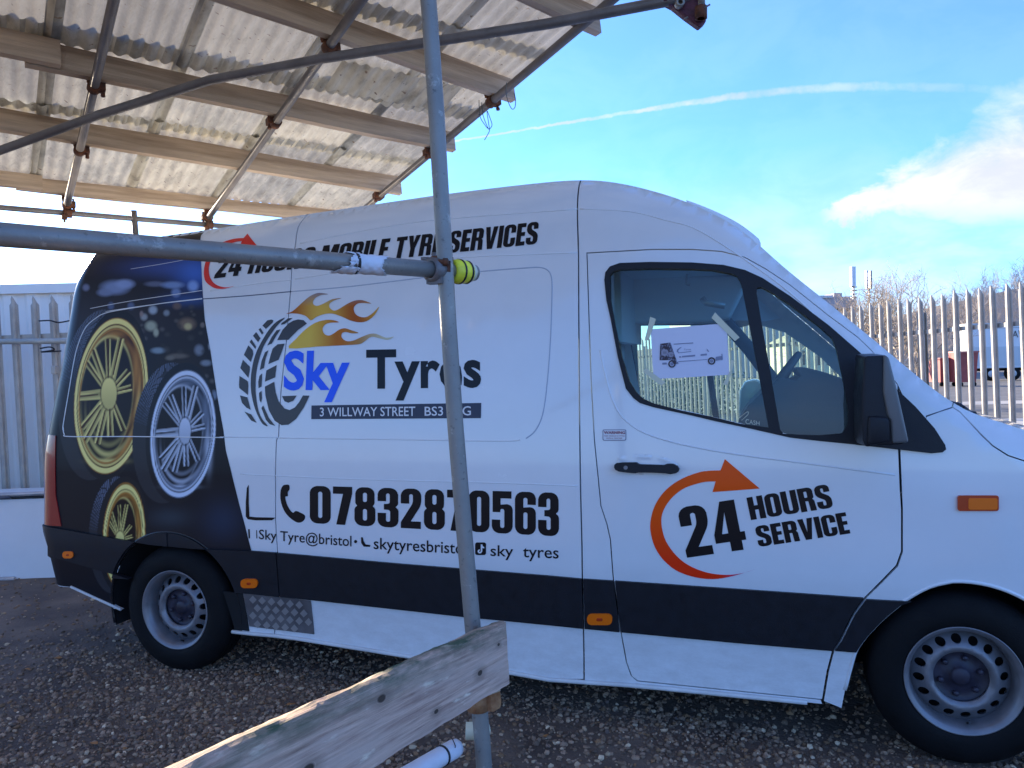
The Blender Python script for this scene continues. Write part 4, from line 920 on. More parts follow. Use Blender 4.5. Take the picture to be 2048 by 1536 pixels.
for P in ([(430, 432), (680, 415), (682, 426), (430, 442)], [(490, 545), (655, 525), (655, 533), (490, 553)], [(500, 592), (525, 590), (525, 608), (500, 610)], [(535, 588), (705, 572), (706, 592), (536, 606)], [(775, 565), (855, 557), (856, 580), (776, 586)], [(490, 655), (860, 628), (860, 636), (490, 663)], [(970, 600), (1055, 585), (1060, 632), (965, 650)], [(1040, 565), (1052, 560), (1056, 588), (1046, 590)], [(284, 675), (340, 672), (340, 696), (284, 698)], [(470, 665), (486, 662), (492, 690), (476, 690)], [(850, 490), (885, 530), (880, 536), (860, 525)], [(1035, 600), (1055, 588), (1055, 640), (1040, 642)]):
    decal([shp(P, *G_)], M['printgrey'], pp, 'van_drawing', off=OG+.0125)
decal([shp([(540, 470), (510, 480), (475, 505), (468, 535), (500, 548), (485, 525), (500, 500)], *G_)], M['printgrey'], pp, 'van_drawing', off=OG+.0128)
bfont('Tyres', q([(560, 497), (650, 490), (650, 518), (560, 524)], *G_), M['printgrey'], pp, off=OG+.0128)
bfont('CASH', [(1491, 838), (1519, 843), (1519, 851), (1491, 848)], M['tape'], g1, off=-.009)
crease('sticker_curl', [(1479, 836), (1494, 824), (1496, 829), (1483, 841)], g1, M['tape'], .0014, off=-.006)

# ---------------- the printed wrap over the rear: one continuous vinyl print, painted vertex by vertex
edge = C([(403, 470), (403, 512), (406, 590), (410, 640), (421, 700), (434, 787), (447, 860), (452, 901), (462, 940), (478, 1005), (490, 1050), (503, 1101)])
edge = edge[np.argsort(edge[:, 1])]
def xedge(z): return np.interp(z, edge[:, 1], edge[:, 0])
def wrap_art(u, v):
    u = u.astype(float); v = v.astype(float); n = len(u)
    a = np.zeros((n, 3))+np.array((.012, .012, .016))
    rs = np.random.default_rng(3)
    def blob(cx_, cy_, rx, ry, col, soft=.35, k=1.):
        d = np.hypot((u-cx_)/rx, (v-cy_)/ry); w = np.clip((1-d)/soft, 0, 1)[:, None]*k; a[:] = a*(1-w)+np.array(col)*w
    def soft(cx_, cy_, rx, ry, col, k=1.):
        d = ((u-cx_)/rx)**2+((v-cy_)/ry)**2; w = np.exp(-d)[:, None]*k; a[:] = a*(1-w)+np.array(col)*w
    soft(230, 640, 190, 60, (.035, .03, .035)); soft(360, 760, 60, 80, (.04, .028, .02), .8)
    soft(330, 535, 90, 20, (.06, .10, .30), .8); soft(390, 545, 40, 30, (.06, .16, .55), .9); soft(375, 600, 50, 12, (.04, .10, .30), .7)
    for p in ((230, 575, 36, 18, (.25, .32, .52)), (250, 568, 24, 12, (.30, .38, .62)), (210, 585, 20, 10, (.20, .25, .40)), (172, 575, 9, 9, (.20, .22, .34)), (310, 568, 26, 7, (.14, .16, .24)), (345, 570, 28, 9, (.22, .32, .56)), (386, 572, 14, 14, (.26, .40, .75)), (352, 585, 12, 12, (.20, .28, .5)),
              (222, 612, 8, 10, (.10, .14, .26)), (262, 612, 9, 10, (.12, .16, .28)),
              (306, 620, 11, 11, (.42, .48, .55)), (333, 626, 8, 8, (.26, .30, .34)), (288, 634, 9, 9, (.34, .36, .36)), (354, 612, 11, 9, (.16, .11, .09)), (302, 652, 15, 13, (.44, .46, .34)), (312, 665, 7, 11, (.46, .47, .34)), (374, 648, 22, 16, (.22, .15, .10)), (376, 653, 10, 9, (.56, .47, .22)), (283, 628, 5, 8, (.30, .22, .20)),
              (316, 701, 18, 8, (.26, .34, .40)), (398, 700, 12, 14, (.22, .25, .30)), (356, 712, 26, 7, (.16, .13, .10)), (340, 716, 12, 6, (.20, .17, .13)), (420, 692, 5, 10, (.3, .33, .38)), (412, 726, 14, 8, (.24, .28, .33)), (428, 790, 9, 12, (.20, .25, .34)), (420, 810, 6, 9, (.24, .27, .35)), (405, 650, 6, 7, (.2, .17, .15)), (425, 845, 7, 9, (.14, .18, .28))):
        blob(*p[:4], p[4], .55, .9)
    for k in range(46):
        cx_, cy_ = rs.uniform(270, 430), rs.uniform(600, 860); r = rs.uniform(2.5, 9); g = rs.uniform(.03, .16)
        blob(cx_, cy_, r*1.2, r, (g*1.05, g*.95, g*.85), .8, .6)
    soft(340, 1035, 40, 20, (.05, .07, .09), .6); soft(445, 1040, 40, 40, (.03, .05, .10), .6); soft(385, 930, 60, 20, (.01, .01, .014), .8)
    def seg(x0, y0, x1, y1, w0, w1, col, hl=None):
        dx, dy = x1-x0, y1-y0; l = dx*dx+dy*dy; t = np.clip(((u-x0)*dx+(v-y0)*dy)/l, 0, 1); d = np.hypot(u-x0-t*dx, v-y0-t*dy); w = w0+(w1-w0)*t
        k = np.clip((w-d)/1.3+.5, 0, 1)[:, None]; sd = ((u-x0)*dy-(v-y0)*dx)/math.sqrt(l); sh = (.65+.6*np.clip(sd/w+.3, 0, 1))[:, None]
        a[:] = a*(1-k)+np.array(col)*sh*k
    def wheel(cx_, cy_, rx, ry, rot, tyre, light, mid, dark, hub, hubr, spokes, sw, vmax=9999):
        c, s_ = math.cos(rot), math.sin(rot); keep = a.copy()
        # tyre tread flank (behind, to the left) and sidewall
        tx, ty, trx, try_ = tyre
        for dxo, lo_ in ((-30*rx/72, .035), (0, .018)):
            U = (u-tx-dxo)*c+(v-ty)*s_; V_ = -(u-tx-dxo)*s_+(v-ty)*c; d = np.hypot(U/trx, V_/try_); k = np.clip((1-d)*try_/1.5, 0, 1)[:, None]
            col = np.zeros((n, 3))+lo_*np.array((1, 1, 1.15))
            if dxo:
                ph = np.arctan2(V_/try_, U/trx); g = (np.sin(ph*150*ry/150+U*.05) > .35)&(ph < -.9)&(ph > -3.05)
                col = np.where(g[:, None], np.array((.16, .19, .27))*np.clip(1.2-np.abs(ph+2.1), .15, 1)[:, None], col)
            a[:] = a*(1-k)+col*k
        U = (u-cx_)*c+(v-cy_)*s_; V_ = -(u-cx_)*s_+(v-cy_)*c; d = np.hypot(U/rx, V_/ry); th = np.arctan2(V_/ry, U/rx)
        k = np.clip((1-d)*rx/1.5, 0, 1)[:, None]
        # barrel seen inside the flange: bright streaks that follow the rim
        st = .5+.5*np.sin(d*34+2.2*np.sin(th*2+.6))*np.cos(th*3.1+.4); st = np.clip(st, 0, 1)**1.5
        side = np.clip(np.cos(th-.35)*.9+.25, 0, 1)
        inner = np.hypot((U+.13*rx)/(rx*.74), (V_-.03*ry)/(ry*.80))
        bar = np.array(dark)*(1-side*st)[:, None]+np.array(mid)*(side*st)[:, None]
        face = keep*.5+np.array(dark)*.15
        col = np.where((inner > 1)[:, None], bar, face)
        ringi = np.exp(-((inner-1.0)/.03)**2)[:, None]*(.25+.75*np.clip(-np.sin(th+.4), 0, 1))[:, None]; col = col*(1-ringi)+np.array(light)*.8*ringi
        bot = (np.clip(np.sin(th-.15), 0, 1)**2*np.clip((d-.55)/.2, 0, 1)*(.5+.5*np.sin(d*48+th*2)))[:, None]; col = col*(1-bot)+np.array(light)*.75*bot
        a[:] = a*(1-k)+col*k
        soft(cx_+rx*.80, cy_+ry*.28, rx*.10, ry*.26, [c_*1.1 for c_ in light], .85); soft(cx_+rx*.70, cy_-ry*.35, rx*.08, ry*.30, mid, .8); soft(cx_+rx*.1, cy_-ry*.80, rx*.3, ry*.05, mid, .7); soft(cx_-rx*.05, cy_+ry*.84, rx*.4, ry*.03, light, .8)
        hx, hy = hub
        for ang, ln, w_ in spokes:
            ex, ey = hx+rx*.98*ln*math.cos(ang), hy+ry*ln*math.sin(ang); px_, py_ = -(ey-hy), ex-hx; pl = math.hypot(px_, py_); px_ /= pl; py_ /= pl
            seg(hx+px_*sw*.5, hy+py_*sw*.5, ex+px_*sw*1.1, ey+py_*sw*1.1, sw*1.15*w_, sw*.55*w_, light)
            seg(hx-px_*sw*.5, hy-py_*sw*.5, ex-px_*sw*1.1, ey-py_*sw*1.1, sw*1.15*w_, sw*.55*w_, [c_*.7 for c_ in light])
            seg(hx+(ex-hx)*.35, hy+(ey-hy)*.35, ex, ey, sw*.30, sw*.45, dark)
        dh = np.hypot((u-hx)/hubr[0], (v-hy)/hubr[1]); kh = np.clip((1-dh)*hubr[0]/1.2, 0, 1)[:, None]
        a[:] = a*(1-kh)+np.array(light)*(.75+.45*np.clip(-(v-hy)/hubr[1]*.5+.3, 0, 1))[:, None]*kh
        dr = np.exp(-((dh-1.05)/.07)**2)[:, None]*.7; a[:] = a*(1-dr)+np.array(dark)*dr
        def rg(c0, hw, col, kk=1.):
            w_ = (np.clip((hw-np.abs(d-c0)*rx)/.8+.5, 0, 1)*kk)[:, None]; a[:] = a*(1-w_)+np.array(col)*w_
        rg(.935, 5.6, [c_*(.6) for c_ in mid]); rg(.965, 2.6, [c_*1.15 for c_ in light]); rg(.925, .7, dark); rg(.90, 1.1, light, .8); rg(.865, .6, mid, .8)
        fl = 0*d[:, None]
        pass
        # keep outside the tyre untouched below vmax
    gold = dict(light=(.90, .74, .24), mid=(.58, .25, .05), dark=(.07, .022, .006))
    silv = dict(light=(.62, .68, .80), mid=(.20, .24, .32), dark=(.02, .025, .04))
    SPK = [(-2.75+.18, .80, .6), (-2.25, .72, .7), (-1.62, .70, .45), (-1.12, .78, .9), (-.48, .62, .7), (-.12, .62, .8), (.85, .62, .6), (1.50, .55, .8), (2.05, .72, .8), (2.42, .92, 1.1), (2.62, .88, .7), (3.10, .92, 1.7)]
    wheel(222, 792, 72, 155, .10, (224, 790, 76, 172), gold['light'], gold['mid'], gold['dark'], (218, 787), (16, 32), SPK, 4.3)
    wheel(366, 868, 64, 126, .09, (362, 866, 70, 142), silv['light'], silv['mid'], silv['dark'], (370, 862), (12, 27), SPK, 3.7)
    # third wheel, low down
    m3 = v > 940
    b3 = a.copy(); wheel(248, 1072, 40, 100, .04, (246, 1070, 52, 118), gold['light'], gold['mid'], gold['dark'], (240, 1080), (9, 18), SPK, 2.2)
    dk = np.clip((np.hypot((u-248)/44, (v-1072)/104)-1)*6, 0, 1)[:, None]; a[:] = a*(1-dk*.0); a[~m3] = b3[~m3]
    return a
def wrap_grid(name, z0, z1, nx, nz, parent, xr=None, cut=None):
    zz = np.linspace(z0, z1, nz); t = np.linspace(0, 1, nx)
    xl = xrear(zz)+.0016; xx = xl[:, None]*(1-t)+((xedge(zz) if xr is None else xr+0*zz))[:, None]*t
    Z = np.broadcast_to(zz[:, None], xx.shape)
    # rows near the roof follow the roofline
    zt = ztop(xx)-.002; Z = z0+(Z-z0)*(zt-z0)/(z1-z0) if z1 > 2.2 else Z.copy()
    if z1 > 2.2:
        t2 = t[None, :]; xx = (xrear(Z)+.0016)*(1-t2)+xedge(Z)*t2; Z = np.minimum(Z, ztop(xx)-.002)
    x = xx.ravel(); z = Z.ravel(); y = S(x, z)-.0016; P = np.stack([x, y, z], 1)
    i = np.arange(nz*nx).reshape(nz, nx); F = np.stack([i[:-1, :-1], i[:-1, 1:], i[1:, 1:], i[1:, :-1]], -1).reshape(-1, 4)
    c = P[F].mean(1); keep = np.hypot(c[:, 0]-RWx, c[:, 2]-WR) > ARR-.002
    if cut is not None: keep &= cut(c)
    F = F[keep]; u, v = proj(P); me = np_mesh(name, P, F, M['print'], True); set_col(me, wrap_art(u, v)); 
    return link(name, me, parent)
wrap_grid('printed_wrap', .62, 2.6, 230, 400, rear_panel)
zl = C([(150, 1192)])[0][1]
slz = C([(143, 1173), (190, 1195), (246, 1219)])
wrap_grid('printed_wrap', slz[:, 1].min(), .72, 150, 90, rear_panel, xr=RWx-ARR*.70, cut=lambda c: c[:, 2] > np.interp(c[:, 0], slz[:, 0], slz[:, 1]))
for P, r in (([(181, 617), (250, 604), (330, 592), (405, 581)], .0022), ([(128, 862), (127, 850), (137, 790), (150, 715), (160, 680), (172, 655), (190, 638), (212, 626), (260, 617), (330, 606), (405, 597)], .0030), ([(212, 623), (300, 610), (405, 598)], .002), ([(127, 855), (129, 868), (140, 873), (250, 873), (350, 874), (447, 875)], .0034)):
    crease('bare_pressing_line', P, rear_panel, M['paint'], r, off=.003, smooth=True)
crease('bare_pressing_line', [(262, 538), (330, 527), (403, 513)], rear_panel, M['paint'], .0016, off=.003)
# ------------------------------------------------------------------ ground
def tube_between(name, pts, r, m, parent=None, n=14, local=False, **k): return MB().tube(pts, r, n, **k).build(name, m, parent, local)
M['dirt'] = mat('gravel_dirt', (.085, .058, .042), .95, 0, 0, 0, 2.2, .8, 60, col2=(.22, .155, .11), vdet=12)
g = np.array([(-400, -400, 0), (400, -400, 0), (400, 400, 0), (-400, 400, 0)], float)
M['far_ground'] = mat('far_ground', (.14, .13, .105), .95, 0, 0, .3, .3)
g[:, 2] = -.02
o = link('ground', np_mesh('ground', g*3, np.array([[0, 1, 2, 3]]), M['far_ground'])); tag(o, 'flat open ground of the yard reaching to the horizon', 'ground', kind='structure')
# yard surface with slight unevenness
nx, ny = 150, 130; xs = np.linspace(-12, 13, nx); ys = np.linspace(-6.5, 9, ny); X, Y = np.meshgrid(xs, ys)
def gz(x, y): return .012*np.sin(x*1.3+1)*np.cos(y*1.1)+.008*np.sin(x*3.1+y*2.3)-.004
Z = gz(X, Y); i = np.arange(nx*ny).reshape(ny, nx); F = np.stack([i[:-1, :-1], i[:-1, 1:], i[1:, 1:], i[1:, :-1]], -1).reshape(-1, 4)
o = link('gravel_yard', np_mesh('gravel_yard', np.stack([X.ravel(), Y.ravel(), Z.ravel()], 1), F, M['dirt'], True)); tag(o, 'earthy gravel yard the van is parked on', 'yard ground', kind='structure')
# loose stones
t = (1+5**.5)/2
ICO = np.array([(-1, t, 0), (1, t, 0), (-1, -t, 0), (1, -t, 0), (0, -1, t), (0, 1, t), (0, -1, -t), (0, 1, -t), (t, 0, -1), (t, 0, 1), (-t, 0, -1), (-t, 0, 1)])/math.hypot(1, t)
ICF = np.array([(0, 11, 5), (0, 5, 1), (0, 1, 7), (0, 7, 10), (0, 10, 11), (1, 5, 9), (5, 11, 4), (11, 10, 2), (10, 7, 6), (7, 1, 8), (3, 9, 4), (3, 4, 2), (3, 2, 6), (3, 6, 8), (3, 8, 9), (4, 9, 5), (2, 4, 11), (6, 2, 10), (8, 6, 7), (9, 8, 1)])
def stones(n, xr, yr, s0, s1, name, label, dens=None):
    x = RNG.uniform(*xr, n); y = RNG.uniform(*yr, n)
    if dens is not None: k = RNG.uniform(0, 1, n) < dens(x, y); x, y = x[k], y[k]; n = len(x)
    s = s0+(s1-s0)*RNG.uniform(0, 1, n)**2.2; V = ICO[None]*(1+RNG.normal(0, .16, (n, 12, 1)))
    V = V*np.stack([s*RNG.uniform(.8, 1.3, n), s*RNG.uniform(.7, 1.1, n), s*RNG.uniform(.45, .8, n)], 1)[:, None, :]
    a = RNG.uniform(0, 2*math.pi, n); b = RNG.normal(0, .45, n); ca, sa, cb, sb = np.cos(a)[:, None], np.sin(a)[:, None], np.cos(b)[:, None], np.sin(b)[:, None]
    X0, Y0, Z0 = V[..., 0], V[..., 1]*cb-V[..., 2]*sb, V[..., 1]*sb+V[..., 2]*cb
    P = np.stack([X0*ca-Y0*sa+x[:, None], X0*sa+Y0*ca+y[:, None], Z0+(gz(x, y)+s*.25)[:, None]], -1).reshape(-1, 3)
    F = (ICF[None]+12*np.arange(n)[:, None, None]).reshape(-1, 3)
    base = np.array([(.20, .135, .100), (.28, .19, .145), (.13, .088, .070), (.38, .28, .21), (.23, .135, .080), (.56, .44, .34), (.15, .105, .095)])
    w = RNG.choice(len(base), n, p=[.29, .24, .20, .09, .10, .03, .05]); c = base[w]*RNG.uniform(.7, 1.25, (n, 1)); 
    # one even warm tint over all the stones
    c = c*np.array((1.24, 1.17, .98)); me = np_mesh(name, P, F, M['stone'], False); set_col(me, np.repeat(c, 12, 0)); o = link(name, me); tag(o, label, 'gravel', kind='stuff'); return o
M['stone'] = mat('stone', (.2, .2, .2), .85, attr='col')
def dens(x, y):
    p = .55+.45*np.sin(x*.9+2.0)*np.cos(y*1.3+.6)+.25*np.sin(x*2.7+y*3.1); d = np.hypot(x-CAM.x, y-CAM.y)
    left = np.clip((x+1.6)/2.2, .10, 1); under = np.where((y > .25)&(y < 1.8), .45, 1); return np.clip(p+.35, .25, 1)*left*under
stones(98000, (-1.6, 5.4), (-2.6, 1.2), .0045, .0165, 'gravel', 'loose grey and brown gravel stones covering the yard around the van', dens)
stones(16000, (-6.5, 5.4), (-2.6, 4.5), .006, .018, 'gravel', 'sparse pebbles trodden into the earth left of the van', lambda x, y: np.clip(.9-.1*y, .2, 1))
# fallen leaves
V = []; F = []
for k in range(46):
    x, y = (random.uniform(2.2, 4.6), random.uniform(-1.9, -.6)) if k < 22 else (random.uniform(-1.5, 2.2), random.uniform(-1.9, .2)); a = random.uniform(0, 6.28); s_ = random.uniform(.012, .03); b = len(V); z = float(gz(x, y))+.016
    for p, q_ in ((-1, 0), (-.3, .45), (.5, .35), (1, 0), (.5, -.35), (-.3, -.45)): V.append((x+s_*(p*math.cos(a)-q_*math.sin(a)), y+s_*(p*math.sin(a)+q_*math.cos(a)), z+random.uniform(-.003, .006)))
    F.append(tuple(range(b, b+6)))
o = link('fallen_leaves', new_mesh('fallen_leaves', V, F, mat('dead_leaf', (.40, .17, .05), .8, 0, 0, .4, 9))); tag(o, 'scattered orange-brown dead leaves on the gravel', 'leaves', kind='stuff')

# ------------------------------------------------------------------ scaffold canopy
OC = LDZ(-1.4115, 6.785, 2.977)
_az = .9742; ax_s = (RH*-math.sin(_az)-FH*math.cos(_az)).normalized(); ax_k = (RH*math.cos(_az)-FH*math.sin(_az)+UP*.153); ax_k = (ax_k-ax_s*ax_k.dot(ax_s)).normalized(); ax_n = ax_s.cross(ax_k).normalized()
MC = Matrix(((ax_s.x, ax_k.x, ax_n.x, OC.x), (ax_s.y, ax_k.y, ax_n.y, OC.y), (ax_s.z, ax_k.z, ax_n.z, OC.z), (0, 0, 0, 1)))
canopy = empty('scaffold_canopy', None, 'open lean-to roof of rusty corrugated sheets on timber purlins and scaffold tubes, over the van', 'canopy', mtx=MC)
M['sheets'] = []
def sheetmat(i, c1, c2):
    m = bpy.data.materials.new('corrugated_sheet'); m.use_nodes = True; T = m.node_tree; N = T.nodes; L = T.links; p = N['Principled BSDF']
    tcx = N.new('ShaderNodeTexCoord'); mp = N.new('ShaderNodeMapping'); L.new(tcx.outputs['Object'], mp.inputs[0]); mp.inputs['Scale'].default_value = (3.2, 1.1, 1); mp.inputs['Location'].default_value = (i*3.7, i*1.9, 0)
    n = N.new('ShaderNodeTexNoise'); n.inputs['Scale'].default_value = 3.0; n.inputs['Detail'].default_value = 9; n.inputs['Roughness'].default_value = .65; L.new(mp.outputs[0], n.inputs['Vector'])
    r = N.new('ShaderNodeValToRGB'); L.new(n.outputs['Fac'], r.inputs[0]); e = r.color_ramp.elements
    e[0].position = .34; e[0].color = (*[c*.45 for c in c1], 1); e[1].position = .64; e[1].color = (*c2, 1); q_ = e.new(.47); q_.color = (*c1, 1)
    mp2 = N.new('ShaderNodeMapping'); L.new(tcx.outputs['Object'], mp2.inputs[0]); mp2.inputs['Scale'].default_value = (1, 1, 1)
    n2 = N.new('ShaderNodeTexNoise'); n2.inputs['Scale'].default_value = 26; n2.inputs['Detail'].default_value = 3; L.new(mp2.outputs[0], n2.inputs['Vector'])
    r2 = N.new('ShaderNodeMapRange'); L.new(n2.outputs['Fac'], r2.inputs[0]); r2.inputs[1].default_value = .66; r2.inputs[2].default_value = .72
    mx = N.new('ShaderNodeMix'); mx.data_type = 'RGBA'; L.new(r2.outputs[0], mx.inputs['Factor']); L.new(r.outputs[0], mx.inputs['A']); mx.inputs['B'].default_value = (.16, .10, .07, 1)
    L.new(mx.outputs['Result'], p.inputs['Base Color']); p.inputs['Roughness'].default_value = .62; p.inputs['Metallic'].default_value = .05
    ts = N.new('ShaderNodeBsdfTranslucent'); ts.inputs[0].default_value = (.74, .68, .56, 1); ms = N.new('ShaderNodeMixShader'); ms.inputs[0].default_value = .17; L.new(p.outputs[0], ms.inputs[1]); L.new(ts.outputs[0], ms.inputs[2]); L.new(ms.outputs[0], N['Material Output'].inputs[0])  # translucent share added so sun glows through and brightens the shaded underside
    return m
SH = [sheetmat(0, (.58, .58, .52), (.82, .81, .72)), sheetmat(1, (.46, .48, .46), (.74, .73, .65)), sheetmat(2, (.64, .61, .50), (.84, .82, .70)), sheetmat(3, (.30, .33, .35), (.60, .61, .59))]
def sheet_mesh(m, w, l, seed, pitch=.076, amp=.009, bend=.006):
    r = random.Random(seed); n = int(round(w/pitch*8)); k = 9; V = []; F = []; ph = r.uniform(0, 6); p1 = r.uniform(0, 6)
    for j in range(k+1):
        for i in range(n+1):
            x = w*i/n; y = l*j/k; V.append((x, y, amp*math.cos(2*math.pi*x/pitch+ph)+bend*math.sin(3*x+p1)*math.sin(2.2*y+p1)))
    F = [(j*(n+1)+i, j*(n+1)+i+1, (j+1)*(n+1)+i+1, (j+1)*(n+1)+i) for j in range(k) for i in range(n)]
    me = new_mesh('roof_sheet', V, F, m, True); return me
PK = [.03, 1.06, 1.90, 2.69, 3.5, 4.35]; PH_ = .138
MCi = MC.inverted()
def oncanopy(u, v, h=.10):           # canopy-plane (s, k) of a surveyed point
    o_ = MCi @ CAM; d_ = MCi.to_3x3() @ (VF+VR*((u-1024)/FPX)+VU*((768-v)/FPX)); t_ = (h-o_.z)/d_.z; return (o_.x+d_.x*t_, o_.y+d_.y*t_)
PL = []
for pa, pb in (((0, 365), (600, 428)), ((0, 238), (780, 368)), ((0, 92), (880, 278)), ((500, -8), (1000, 172))):
    (s0, k0), (s1, k1) = oncanopy(*pa), oncanopy(*pb); sl_ = (k1-k0)/(s1-s0); PL.append((k0-sl_*s0, sl_))
PL += [(PL[3][0]+.82, PL[3][1]*.8), (PL[3][0]+1.66, PL[3][1]*.6)]
print('PL', PL)
def pk(i, s_): return PL[i][0]+PL[i][1]*s_
protos = {}
for b_i, (k0, k1) in enumerate([(-.13, 1.12), (1.0, 2.0), (1.84, 2.8), (2.66, 3.6), (3.46, 4.45), (4.3, 5.6)]):
    s_ = -.20; j = 0
    while s_ < 6.0:
        key = (b_i, (j*7+b_i*3) % 4)
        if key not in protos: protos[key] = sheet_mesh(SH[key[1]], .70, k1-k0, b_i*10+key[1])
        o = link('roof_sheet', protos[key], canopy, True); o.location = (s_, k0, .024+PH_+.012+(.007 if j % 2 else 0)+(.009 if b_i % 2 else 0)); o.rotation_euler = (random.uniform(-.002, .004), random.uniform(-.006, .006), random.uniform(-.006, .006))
        s_ += .622; j += 1
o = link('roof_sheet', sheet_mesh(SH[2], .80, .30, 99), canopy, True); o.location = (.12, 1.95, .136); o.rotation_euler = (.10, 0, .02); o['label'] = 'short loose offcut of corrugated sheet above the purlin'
M['timber'] = mat('purlin_timber', (.38, .28, .20), .8, 0, 0, 0, 2.2, .5, 20, col2=(.70, .56, .42), stretch=(.6, 6, 9), vdet=9)
M['timber_edge'] = M['timber']
for i, k in enumerate(PK):
    cuts = [-.15, 2.45+.35*(i % 2), 6.3]
    for a, b in zip(cuts[:-1], cuts[1:]):
        mb = MB(); L_ = b-a+(.16 if a > 0 else 0); n = 12
        V = []; 
        for q_ in range(n+1):
            x = -L_/2+L_*q_/n; w = .004*math.sin(q_*1.1+i); hh = (PH_ if i else .10)/2+.003*math.sin(q_*.9+2*i)
            V += [(x, -.022+w, -hh), (x, .022+w, -hh), (x, .022+w, hh), (x, -.022+w, hh)]
        F = [(4*q_+z, 4*q_+(z+1) % 4, 4*q_+4+(z+1) % 4, 4*q_+4+z) for q_ in range(n) for z in range(4)]+[(0, 1, 2, 3), (4*n+3, 4*n+2, 4*n+1, 4*n)]
        o = link('purlin', recalc(new_mesh('purlin', V, F, M['timber'])), canopy, True); o.location = ((a+b)/2-(.08 if a > 0 else 0), pk(i, (a+b)/2)+(.047 if a > 0 else 0), .024+PH_/2+(0 if i else .015)); o.rotation_euler = (0, 0, math.atan(PL[i][1]))
TS = [.03, 1.147, 2.136, 3.1, 4.1, 5.1]
def coupler_mesh(r=.0245):
    b = MB(); b.lathe((0, -.026, 0), (0, 1, 0), [(0, r), (0, r+.009), (.052, r+.009), (.052, r)], 18)
    b.box((r+.014, 0, .0), (.030, .050, .040)); b.tube([(r+.016, 0, -.045), (r+.016, 0, .045)], .0065, 8); b.tube([(r+.016, 0, -.048), (r+.016, 0, -.034)], .012, 6)
    b.box((0, .0, r+.020), (.062, .052, .030)); b.box((-.030, 0, r+.045), (.008, .05, .055)); b.box((.030, 0, r+.045), (.008, .05, .055))
    return b.mesh('coupler', M['rust'])
CM = coupler_mesh()
for i, s_ in enumerate(TS):
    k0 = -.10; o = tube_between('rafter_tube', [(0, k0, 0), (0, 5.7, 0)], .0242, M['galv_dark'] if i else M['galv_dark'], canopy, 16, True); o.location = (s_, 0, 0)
    for q_i in range(len(PK)):
        if (i, q_i) in ((1, 1), (0, 4), (2, 3)): continue
        o = link('coupler', CM, canopy, True); o.location = (s_, pk(q_i, s_)-.035, .0); o.rotation_euler = (0, random.uniform(-.3, .3), 0); o.rotation_euler = (0, 0, 0) if random.random() < .5 else (0, 0, math.pi)
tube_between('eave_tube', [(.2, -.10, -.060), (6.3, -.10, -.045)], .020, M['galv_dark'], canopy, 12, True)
for s_ in (1.147, 2.136):
    b = MB(); b.lathe((s_-.03, -.10, -.055), (1, 0, 0), [(0, .021), (0, .034), (.055, .034), (.055, .021)], 14); b.box((s_, -.10, -.03), (.05, .05, .05)); b.box((s_+.02, -.09, -.09), (.035, .04, .03)); b.tube([(s_+.02, -.09, -.13), (s_+.02, -.09, -.0)], .007, 8); b.build('coupler', M['rust'], canopy, True)
# verge board edge and low post at the eave
pv = MC @ Vector((1.69, -.10, -.055)); lean = RH*-.052
def leaned(base, z0, z1): return [base+lean*(z0-base.z)+UP*(z0-base.z), base+lean*(z1-base.z)+UP*(z1-base.z)]
P = leaned(pv, -.3, pv.z+.06)
o = tube_between('scaffold_pole', P, .022, M['galv_dark']); tag(o, 'upright scaffold tube behind the van holding the low eave of the canopy', 'scaffold pole')
# verge couplers at the roof corner
for k in (-.05, .22):
    b = MB(); p = Vector((.06, k, -.045)); b.box(p, (.05, .05, .07)); b.tube([p+Vector((-.02, 0, -.06)), p+Vector((-.02, 0, .07))], .008, 8); b.tube([p+Vector((.03, 0, -.02)), p+Vector((-.09, 0, -.01))], .010, 8); b.build('coupler', M['rust'], canopy, True)
# diagonal brace
BP = [(-120, 340, 4.5), (0, 301, 4.35), (200, 229, 4.2), (420, 160, 4.05), (640, 118, 3.85), (860, 84, 3.65), (1100, 47, 3.5), (1330, 3, 3.35), (1400, -12, 3.3)]
br = [at_dep(*p) for p in BP]
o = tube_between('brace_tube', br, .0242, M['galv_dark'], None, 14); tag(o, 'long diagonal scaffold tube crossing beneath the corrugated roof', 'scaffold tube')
# cluster of rusty fittings where the brace ends
cl = empty('clamp_cluster', at_dep(1395, 8, 3.3), 'rusty cluster of scaffold clamps at the end of the diagonal tube', 'scaffold clamp')
b = MB(); P = [at_dep(1325, 2, 3.33), at_dep(1345, 12, 3.33), at_dep(1372, 34, 3.32), at_dep(1400, 54, 3.3), at_dep(1413, 42, 3.3), at_dep(1414, 10, 3.3), at_dep(1380, -20, 3.3), at_dep(1330, -20, 3.3)]
V = P+[p+VF*.045 for p in P]; n = 8; F = [tuple(range(n))[::-1], tuple(range(n, 2*n))]+[(i, (i+1) % n, n+(i+1) % n, n+i) for i in range(n)]
o = link('clamp_plate', recalc(new_mesh('clamp_plate', V, F, mat('clamp_paint', (.12, .045, .075), .6, .3, 0, .4, 40))), cl)
q_ = o.modifiers.new('bevel', 'BEVEL'); q_.width = .008; q_.segments = 2
MB().lathe(at_dep(1361, 3, 3.28), -VF+VR*.1, [(0, .010), (.004, .019), (-.03, .019), (-.03, .010)], 20).build('tube_end', M['galv'], cl)
MB().tube([at_dep(1404, 22, 3.27), at_dep(1399, -80, 3.27)], .015, 12).build('tube_stub', M['galv'], cl)
b = MB(); b.lathe(at_dep(1402, 24, 3.27), VU, [(-.028, .016), (-.028, .026), (.022, .026), (.022, .016)], 14); b.build('clamp_collar', M['rust'], cl)
